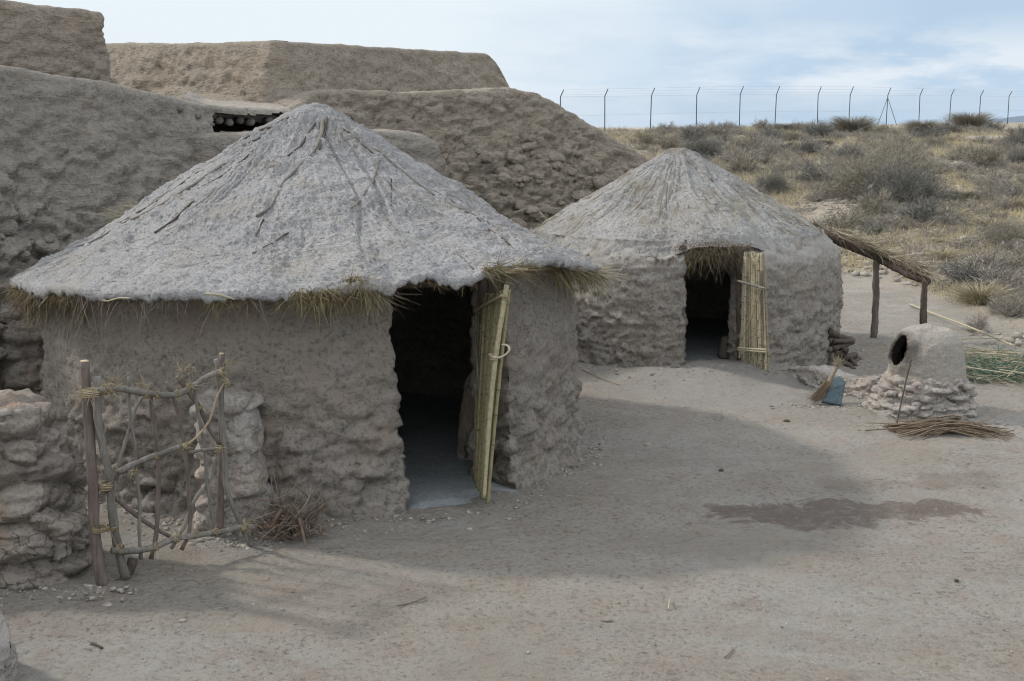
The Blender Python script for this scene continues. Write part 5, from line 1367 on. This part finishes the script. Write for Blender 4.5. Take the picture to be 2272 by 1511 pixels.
# ------------------------------------------------------------------ shrubs on the slope
def shrub_mesh(n, h, w, seed, wid, kind):
    rs = np.random.RandomState(seed); mb = MB()
    # main limbs spread from the foot, twigs leave them all the way up
    nl = 26 if kind != 'big' else 90
    az = rs.rand(nl) * 6.283; el = np.arccos(1 - rs.rand(nl) * 0.9) if kind != 'tuss' else rs.rand(nl) * 0.9
    ld = np.stack([np.cos(az) * np.sin(el) * w / h, np.sin(az) * np.sin(el) * w / h, np.cos(el) + 0.15], 1)
    ll = h * (0.5 + 0.5 * rs.rand(nl))
    if kind == 'tuss':
        a = rs.rand(n) * 6.283; e = np.abs(rs.normal(size=n)) * 0.5
        b = np.stack([np.cos(a), np.sin(a), 0 * a], 1) * (rs.rand(n) * w * 0.35)[:, None]
        d = nrm(np.stack([np.cos(a) * np.sin(e), np.sin(a) * np.sin(e), np.cos(e)], 1))
        ribbons(mb, b, d, h * (0.5 + 0.6 * rs.rand(n)), wid, np.stack([np.cos(a), np.sin(a), -0.8 + 0 * a], 1) * 0.35, 4, rs)
    else:
        ribbons(mb, np.zeros((nl, 3)), nrm(ld), ll * np.linalg.norm(ld, axis=1), wid * 1.6, rs.normal(size=(nl, 3)) * 0.15, 4, rs)
        k = rs.randint(0, nl, n); f = 0.15 + 0.85 * rs.rand(n) ** 0.7
        b = ld[k] * (ll[k] * f)[:, None] + rs.normal(size=(n, 3)) * h * 0.085
        b[:, 2] = np.abs(b[:, 2])
        d = nrm(ld[k] + rs.normal(size=(n, 3)) * 0.75 + [0, 0, 0.3])
        ribbons(mb, b, d, h * (0.10 + 0.16 * rs.rand(n)) * (0.5 if kind == 'big' else 1), wid, rs.normal(size=(n, 3)) * 0.4, 2, rs)
    return mb
KINDS = {
    'bigo': ('olive_shrub', M_SHRUBO, 'big', 15000, .55, .62, .0045), 'bigd': ('dark_shrub', M_SHRUBD, 'big', 14000, .6, .62, .005),
    'grey_shrub': ('dry_shrub', M_SHRUBG, 'twig', 1500, .5, .55, .011), 'grey_shrub2': ('dry_shrub', M_SHRUBG, 'twig', 1100, .42, .7, .011),
    'olive': ('olive_shrub', M_SHRUBO, 'twig', 1700, .55, .6, .012), 'dark': ('dark_shrub', M_SHRUBD, 'twig', 2000, .6, .6, .012),
    'tuss': ('grass_tussock', M_TUSS, 'tuss', 700, .5, .5, .012), 'tussd': ('grass_tussock', M_SHRUBO, 'tuss', 2600, .6, .6, .009)}
LAB = {'grey_shrub': 'low dry grey twiggy shrub on the stony slope', 'grey_shrub2': 'low spreading dry grey shrub on the stony slope', 'olive': 'dull olive green shrub on the stony slope',
       'dark': 'dark bushy shrub on the stony slope', 'tuss': 'straw coloured grass tussock on the stony slope', 'tussd': 'green grey grass tussock on the stony slope'}
CATG = {'bigo': 'shrub', 'bigd': 'shrub', 'grey_shrub': 'shrub', 'grey_shrub2': 'shrub', 'olive': 'shrub', 'dark': 'shrub', 'tuss': 'grass tuft', 'tussd': 'grass tuft'}
PROT = {}; LAB['bigo'] = LAB['bigd'] = ''
def shrub(kind, p, s, sz=None, rz=0, label=None, group=None):
    var = random.randint(0, 2); key = (kind, var)
    nm, mt, kd, n, h, w, wid = KINDS[kind]
    if key not in PROT:
        mb = shrub_mesh(n, h, w, hash(kind) % 1 + len(kind) * 7 + var * 13, wid, kd)
        o = mesh(nm, np.concatenate(mb.V), [np.concatenate(v) for v in mb.F.values()], mt, None, False)
        PROT[key] = o
    else:
        o = PROT[key].copy(); COL.objects.link(o)
    o.location = (float(p[0]), float(p[1]), float(p[2]) - 0.02)
    o.scale = (s, s, sz or s); o.rotation_euler = (0, 0, rz)
    o['label'] = label or LAB[kind]; o['category'] = CATG[kind]
    if 'group' in o: del o['group']
    if label is None or group: o['group'] = group or {'grey_shrub': 'dry grey shrubs on the slope', 'grey_shrub2': 'spreading grey shrubs on the slope', 'olive': 'olive shrubs on the slope', 'dark': 'dark shrubs on the slope', 'tuss': 'straw tussocks on the slope', 'tussd': 'green tussocks on the slope'}[kind]
    return o
# the ones that stand out: kind, u, v of the foot, width in photo px, height factor, label
BIG = [('tussd', 1890, 300, 98, 1.0, 'large round tussock on the ridge below the fence, leftmost of the three big clumps'),
       ('tussd', 2045, 298, 78, .95, 'rounded tussock on the ridge just right of the braced fence post'),
       ('tussd', 2150, 286, 90, .95, 'large dark tussock on the ridge at the far right of the fence'),
       ('olive', 1688, 286, 34, 1.2, 'small spiky bush standing alone on the skyline below the fence'),
       ('bigo', 1940, 440, 300, .75, 'widest dark sprawling bush in the middle of the slope'),
       ('bigd', 2010, 455, 210, .85, 'dark dense bush at the lower right of the widest one'),
       ('bigo', 1990, 400, 230, .7, 'olive bush rising behind the widest dark one'),
       ('bigd', 1712, 430, 110, .95, 'dark blue grey bush just right of the farther hut roof'),
       ('bigd', 1560, 350, 130, .7, 'dusky bush behind the peak of the farther hut'),
       ('grey_shrub', 1640, 365, 120, .7, 'grey bush on the slope above the farther hut roof'),
       ('dark', 2266, 330, 90, 1.1, 'dark bush cut off by the right edge just below the fence'),
       ('olive', 2180, 372, 120, 1.0, 'yellowish olive bush near the right edge below the ridge'),
       ('bigo', 2235, 545, 150, .8, 'wide grey shrub at the right edge above the stony strip'),
       ('olive', 2255, 600, 90, .9, 'brownish olive tussocky bush cut off by the right edge'),
       ('grey_shrub', 2165, 735, 75, 1.1, 'small round grey shrub nearest the pile of reeds'),
       ('grey_shrub', 2240, 700, 120, 1.1, 'grey twiggy shrub at the right edge above the reeds'),
       ('grey_shrub2', 1960, 545, 120, .6, 'low grey shrub behind the brush shelter'),
       ('grey_shrub', 2095, 505, 100, .7, 'grey shrub on the yellow grass above the brush shelter'),
       ('olive', 1880, 505, 150, .6, 'low olive shrub behind the right shoulder of the farther hut'),
       ('dark', 2060, 310, 100, .6, 'low dusky bush under the ridge tussocks'),
       ('grey_shrub', 2200, 420, 110, .8, 'grey shrub right of the big dark bushes'),
       ('dark', 2225, 448, 90, .9, 'dark bush right of the big sprawling ones')]
for i, (kd, u, v, wpx, hf, lab) in enumerate(BIG):
    p = gp(u, v); n_, mt, kdd, n, h, w, wid = KINDS[kd]
    wm = wpx / F * p[1]; s = wm / (2 * w * 0.95)
    if kdd == 'tuss': s = wm / (2 * w * 0.85)
    shrub(kd, p, s, s * hf, i * 1.7, lab)
rs = np.random.RandomState(61); cnt = 0; placed = []
while cnt < 262:
    v = 292 + 400 * rs.rand() ** 1.9; u = 1420 + 880 * rs.rand()
    if v > 470 and u < 1860 + (v - 500) * 0.2: continue
    if v > 545 and u < 2085 + (v - 560) * 0.55: continue
    p = gp(u, v)
    if p[1] > 100 or p[1] < 15: continue
    if any((p[0] - q[0]) ** 2 + (p[1] - q[1]) ** 2 < 0.35 for q in placed): continue
    dens = float(fbm(np.array([[p[0] * .22, p[1] * .16, 3.0]]), 3)[0])
    if dens < -0.06 and rs.rand() < 0.6: continue
    placed.append(p)
    kd = rs.choice(['grey_shrub', 'grey_shrub2', 'olive', 'dark', 'tuss', 'tussd'], p=[.36, .28, .16, .08, .09, .03])
    s = .6 + .85 * rs.rand() ** 1.5 + max(0, (p[1] - 30)) * 0.010
    shrub(kd, p, s, s * (.6 + .35 * rs.rand()), rs.rand() * 6.28)
    cnt += 1
# dry grass patches
mb = MB(); rs = np.random.RandomState(71); n = 420000
y = 16 + 56 * rs.rand(n) ** 1.5; x = -6 + rs.rand(n) * (0.44 * y + 9.5)
ok = (y > 24.5) | (x > 7.4 + 0.4 * rs.rand(n)); ok &= (y < ridge_y(x))
d_ = fbm(np.stack([x * .33, y * .2, x * 0], -1), 4, .6)
ok &= d_ > (-0.02 + 0.35 * (rs.rand(n) - .5))
x, y = x[ok], y[ok]; n = len(x); z = terrain(x, y, True)
a = rs.rand(n) * 6.283; tl = rs.rand(n) * .9
ribbons(mb, np.stack([x, y, z - .01], 1), nrm(np.stack([np.cos(a) * tl, np.sin(a) * tl, 1 + 0 * a], 1)), (.05 + .11 * rs.rand(n)) * (1 + y * .006), .008 + .0002 * y, rs.normal(size=(n, 3)) * .3, 2, rs)
o = mb.build('dry_grass', M_GRASS, None, smooth=False); o['kind'] = 'stuff'; o['label'] = 'short straw yellow grass growing in patches over the stony slope'
# low dead scrub between the shrubs
mb = MB(); rs = np.random.RandomState(72); nc_ = 4300
yc = 19 + 52 * rs.rand(nc_) ** 1.25; xc = -5 + rs.rand(nc_) * (0.44 * yc + 9)
ok = ((yc > 26) | (xc > 7.8)) & (fbm(np.stack([xc * .25, yc * .15, xc * 0 + 9], -1), 3) > -0.12); xc, yc = xc[ok], yc[ok]; nc_ = len(xc)
k_ = rs.randint(0, nc_, 170000); n = len(k_); sz_ = (0.10 + 0.20 * rs.rand(nc_))[k_]
off = rs.normal(size=(n, 2)) * sz_[:, None] * 0.7; x = xc[k_] + off[:, 0]; y = yc[k_] + off[:, 1]; z = terrain(x, y, True) + np.abs(rs.normal(size=n)) * sz_ * 0.35
ribbons(mb, np.stack([x, y, z - .02], 1), nrm(np.concatenate([off * 2.5 + rs.normal(size=(n, 2)) * .25, np.full((n, 1), .3)], 1)), sz_ * (.35 + .5 * rs.rand(n)), .008 + .00015 * y, rs.normal(size=(n, 3)) * .35, 2, rs)
o = mb.build('ground_scrub', M_SHRUBG, None, smooth=False); o['kind'] = 'stuff'; o['label'] = 'low dead grey scrub covering the slope between the shrubs'
# stones on the slope and litter on the yard: low irregular pebbles
def pebbles(name, X, Y, S, label, rs, mat=M_PEB):
    n = len(X)
    ico = np.array([(0, 0, 1), (.89, 0, .45), (.28, .85, .45), (-.72, .53, .45), (-.72, -.53, .45), (.28, -.85, .45), (.72, .53, -.45), (-.28, .85, -.45), (-.89, 0, -.45), (-.28, -.85, -.45), (.72, -.53, -.45), (0, 0, -1)])
    fc = np.array([(0, 1, 2), (0, 2, 3), (0, 3, 4), (0, 4, 5), (0, 5, 1), (1, 6, 2), (2, 7, 3), (3, 8, 4), (4, 9, 5), (5, 10, 1), (6, 7, 2), (7, 8, 3), (8, 9, 4), (9, 10, 5), (10, 6, 1), (11, 7, 6), (11, 8, 7), (11, 9, 8), (11, 10, 9), (11, 6, 10)])
    V = ico[None] * (0.7 + 0.6 * rs.rand(n, 12, 1)) * (S[:, None, None] * (0.6 + 0.8 * rs.rand(n, 1, 3)) * np.array([1, 1, .55]))
    Z = terrain(X, Y, True)
    V = V + np.stack([X, Y, Z + S * .12], 1)[:, None]
    Fc = (fc[None] + (np.arange(n) * 12)[:, None, None]).reshape(-1, 3)
    o = mesh(name, V.reshape(-1, 3), [Fc], mat, None, False); o['kind'] = 'stuff'; o['label'] = label; return o
n = 16000; y = 16.5 + 45 * rs.rand(n) ** 1.6; x = 4 + rs.rand(n) * .46 * y
ok = ((y > 25) | (x > 6.6 + .6 * rs.rand(n))) & (fbm(np.stack([x * .5, y * .35, x * 0 + 7], -1), 3) > -.05)
x, y = x[ok], y[ok]
pebbles('slope_gravel', x, y, .018 + .075 * rs.rand(len(x)) ** 3 * (1 + y * .01), 'loose pale stones scattered over the slope', rs)
n = 9000; y = 4.5 + 15 * rs.rand(n) ** 1.3; x = (rs.rand(n) - .5) * (1.0 * y)
d1 = np.hypot(x - C1[0], y - C1[1]); d2 = np.hypot(x - C2[0], y - C2[1]); ok = (d1 > R1 + .05) & (d2 > R2 + .05)
x, y = x[ok], y[ok]
pebbles('yard_pebbles', x, y, .0035 + .007 * rs.rand(len(x)) ** 3, 'tiny pale pebbles and crumbs strewn over the yard', rs)
X_, Y_ = [], []
for C_, Rr, n in ((C1, R1, 1500), (C2, R2, 700)):
    a = -rs.rand(n) * math.pi; r_ = Rr + .10 + np.abs(rs.normal(size=n)) * .22; X_.append(C_[0] + r_ * np.cos(a)); Y_.append(C_[1] + r_ * np.sin(a))
for (x0_, y0_, x1_, y1_, n) in ((-3.8, 7.55, -2.45, 7.6, 350), (-2.35, 8.55, -1.7, 8.55, 160), (-2.9, 5.7, -2.3, 5.9, 120), (3.6, 12.1, 5.0, 12.1, 300), (2.9, 12.9, 3.9, 12.9, 160)):
    t_ = rs.rand(n); X_.append(x0_ + (x1_ - x0_) * t_ + rs.normal(size=n) * .08); Y_.append(y0_ + (y1_ - y0_) * t_ - np.abs(rs.normal(size=n)) * .12 + .05)
X_ = np.concatenate(X_); Y_ = np.concatenate(Y_); dd_ = np.degrees(np.arctan2(Y_ - C1[1], X_ - C1[0])); ok = ~((dd_ > -67) & (dd_ < -40) & (np.hypot(X_ - C1[0], Y_ - C1[1]) < R1 + .25)); X_, Y_ = X_[ok], Y_[ok]
pebbles('wall_crumbs', X_, Y_, .006 + .020 * rs.rand(len(X_)) ** 4, 'mud crumbs fallen along the feet of the walls', rs)
mb = MB(); n = 1500; y = 4.6 + 12 * rs.rand(n) ** 1.2; x = (rs.rand(n) - .5) * y
d1 = np.hypot(x - C1[0], y - C1[1]); ok = d1 > R1 + .05; x, y = x[ok], y[ok]; n = len(x)
a = rs.rand(n) * 6.283
ribbons(mb, np.stack([x, y, terrain(x, y) + .006], 1), np.stack([np.cos(a), np.sin(a), 0 * a + .03], 1), .02 + .07 * rs.rand(n) ** 2, .0035, rs.normal(size=(n, 3)) * [.2, .2, 0], 2, rs)
o = mb.build('straw_litter', M_STRAWP, None, smooth=False); o['kind'] = 'stuff'; o['label'] = 'bits of straw and twig littering the yard'
# the few stones and sticks one can point at
for lab, u, v, s, mt in (('reddish brown stone lying alone in the middle of the foreground earth', 1347, 1376, .028, M_STONE), ('dark pebble on the shaded ground right of the near hut', 1600, 1044, .022, M_LOG),
                         ('small dark grey pebble near the right edge of the foreground', 2122, 1289, .016, M_LOG), ('pale flat stone at the foot of the big stone pier', 238, 1345, .03, M_PALE), ('pale stone on the shaded earth below the stick gate', 405, 1378, .022, M_PALE), ('small dark clod in front of the farther hut', 1745, 935, .03, M_LOG)):
    p = gp(u, v); V, Fs, _ = ring_body([(0, 0, -s * .4, s * .8, s * .6, 2), (0, 0, 0, s * 1.2, s * .9, 2), (0, 0, s * .4, s * .9, s * .7, 2), (0, 0, s * .65, s * .3, s * .2, 2), (0, 0, s * .66, .001, .001, 2)], 24, step=s * .15, dfun=lambda G: s * .3 * fbm(G / s * .8 + u, 3))
    single('stone', lab, 'stone', V + p, Fs, mt, p)
for lab, pts, r, mt in (('thin brown stick lying on the foreground earth', [(880, 1348), (915, 1340), (945, 1328)], .006, M_TWIGB), ('short upright pale splinter in the foreground', [(1483, 1355), (1485, 1340), (1487, 1332)], .006, M_STRAWP), ('small forked twig near the lower edge', [(1608, 1462), (1622, 1448), (1624, 1440)], .006, M_TWIG),
                        ('short dark stick near the lower left pier', [(203, 1432), (215, 1437), (228, 1442)], .010, M_LOG), ('long thin brown twig lying on the earth between the two huts', [(1290, 822), (1340, 845), (1375, 857)], .0045, M_TWIGB)):
    q = [gp(u, v) + [0, 0, .01] for u, v in pts]; mb = MB(); tube(mb, q, r, r * .7, 6, 12, .1, 1)
    mb.single('twig', lab, 'twig', mt, q[0])
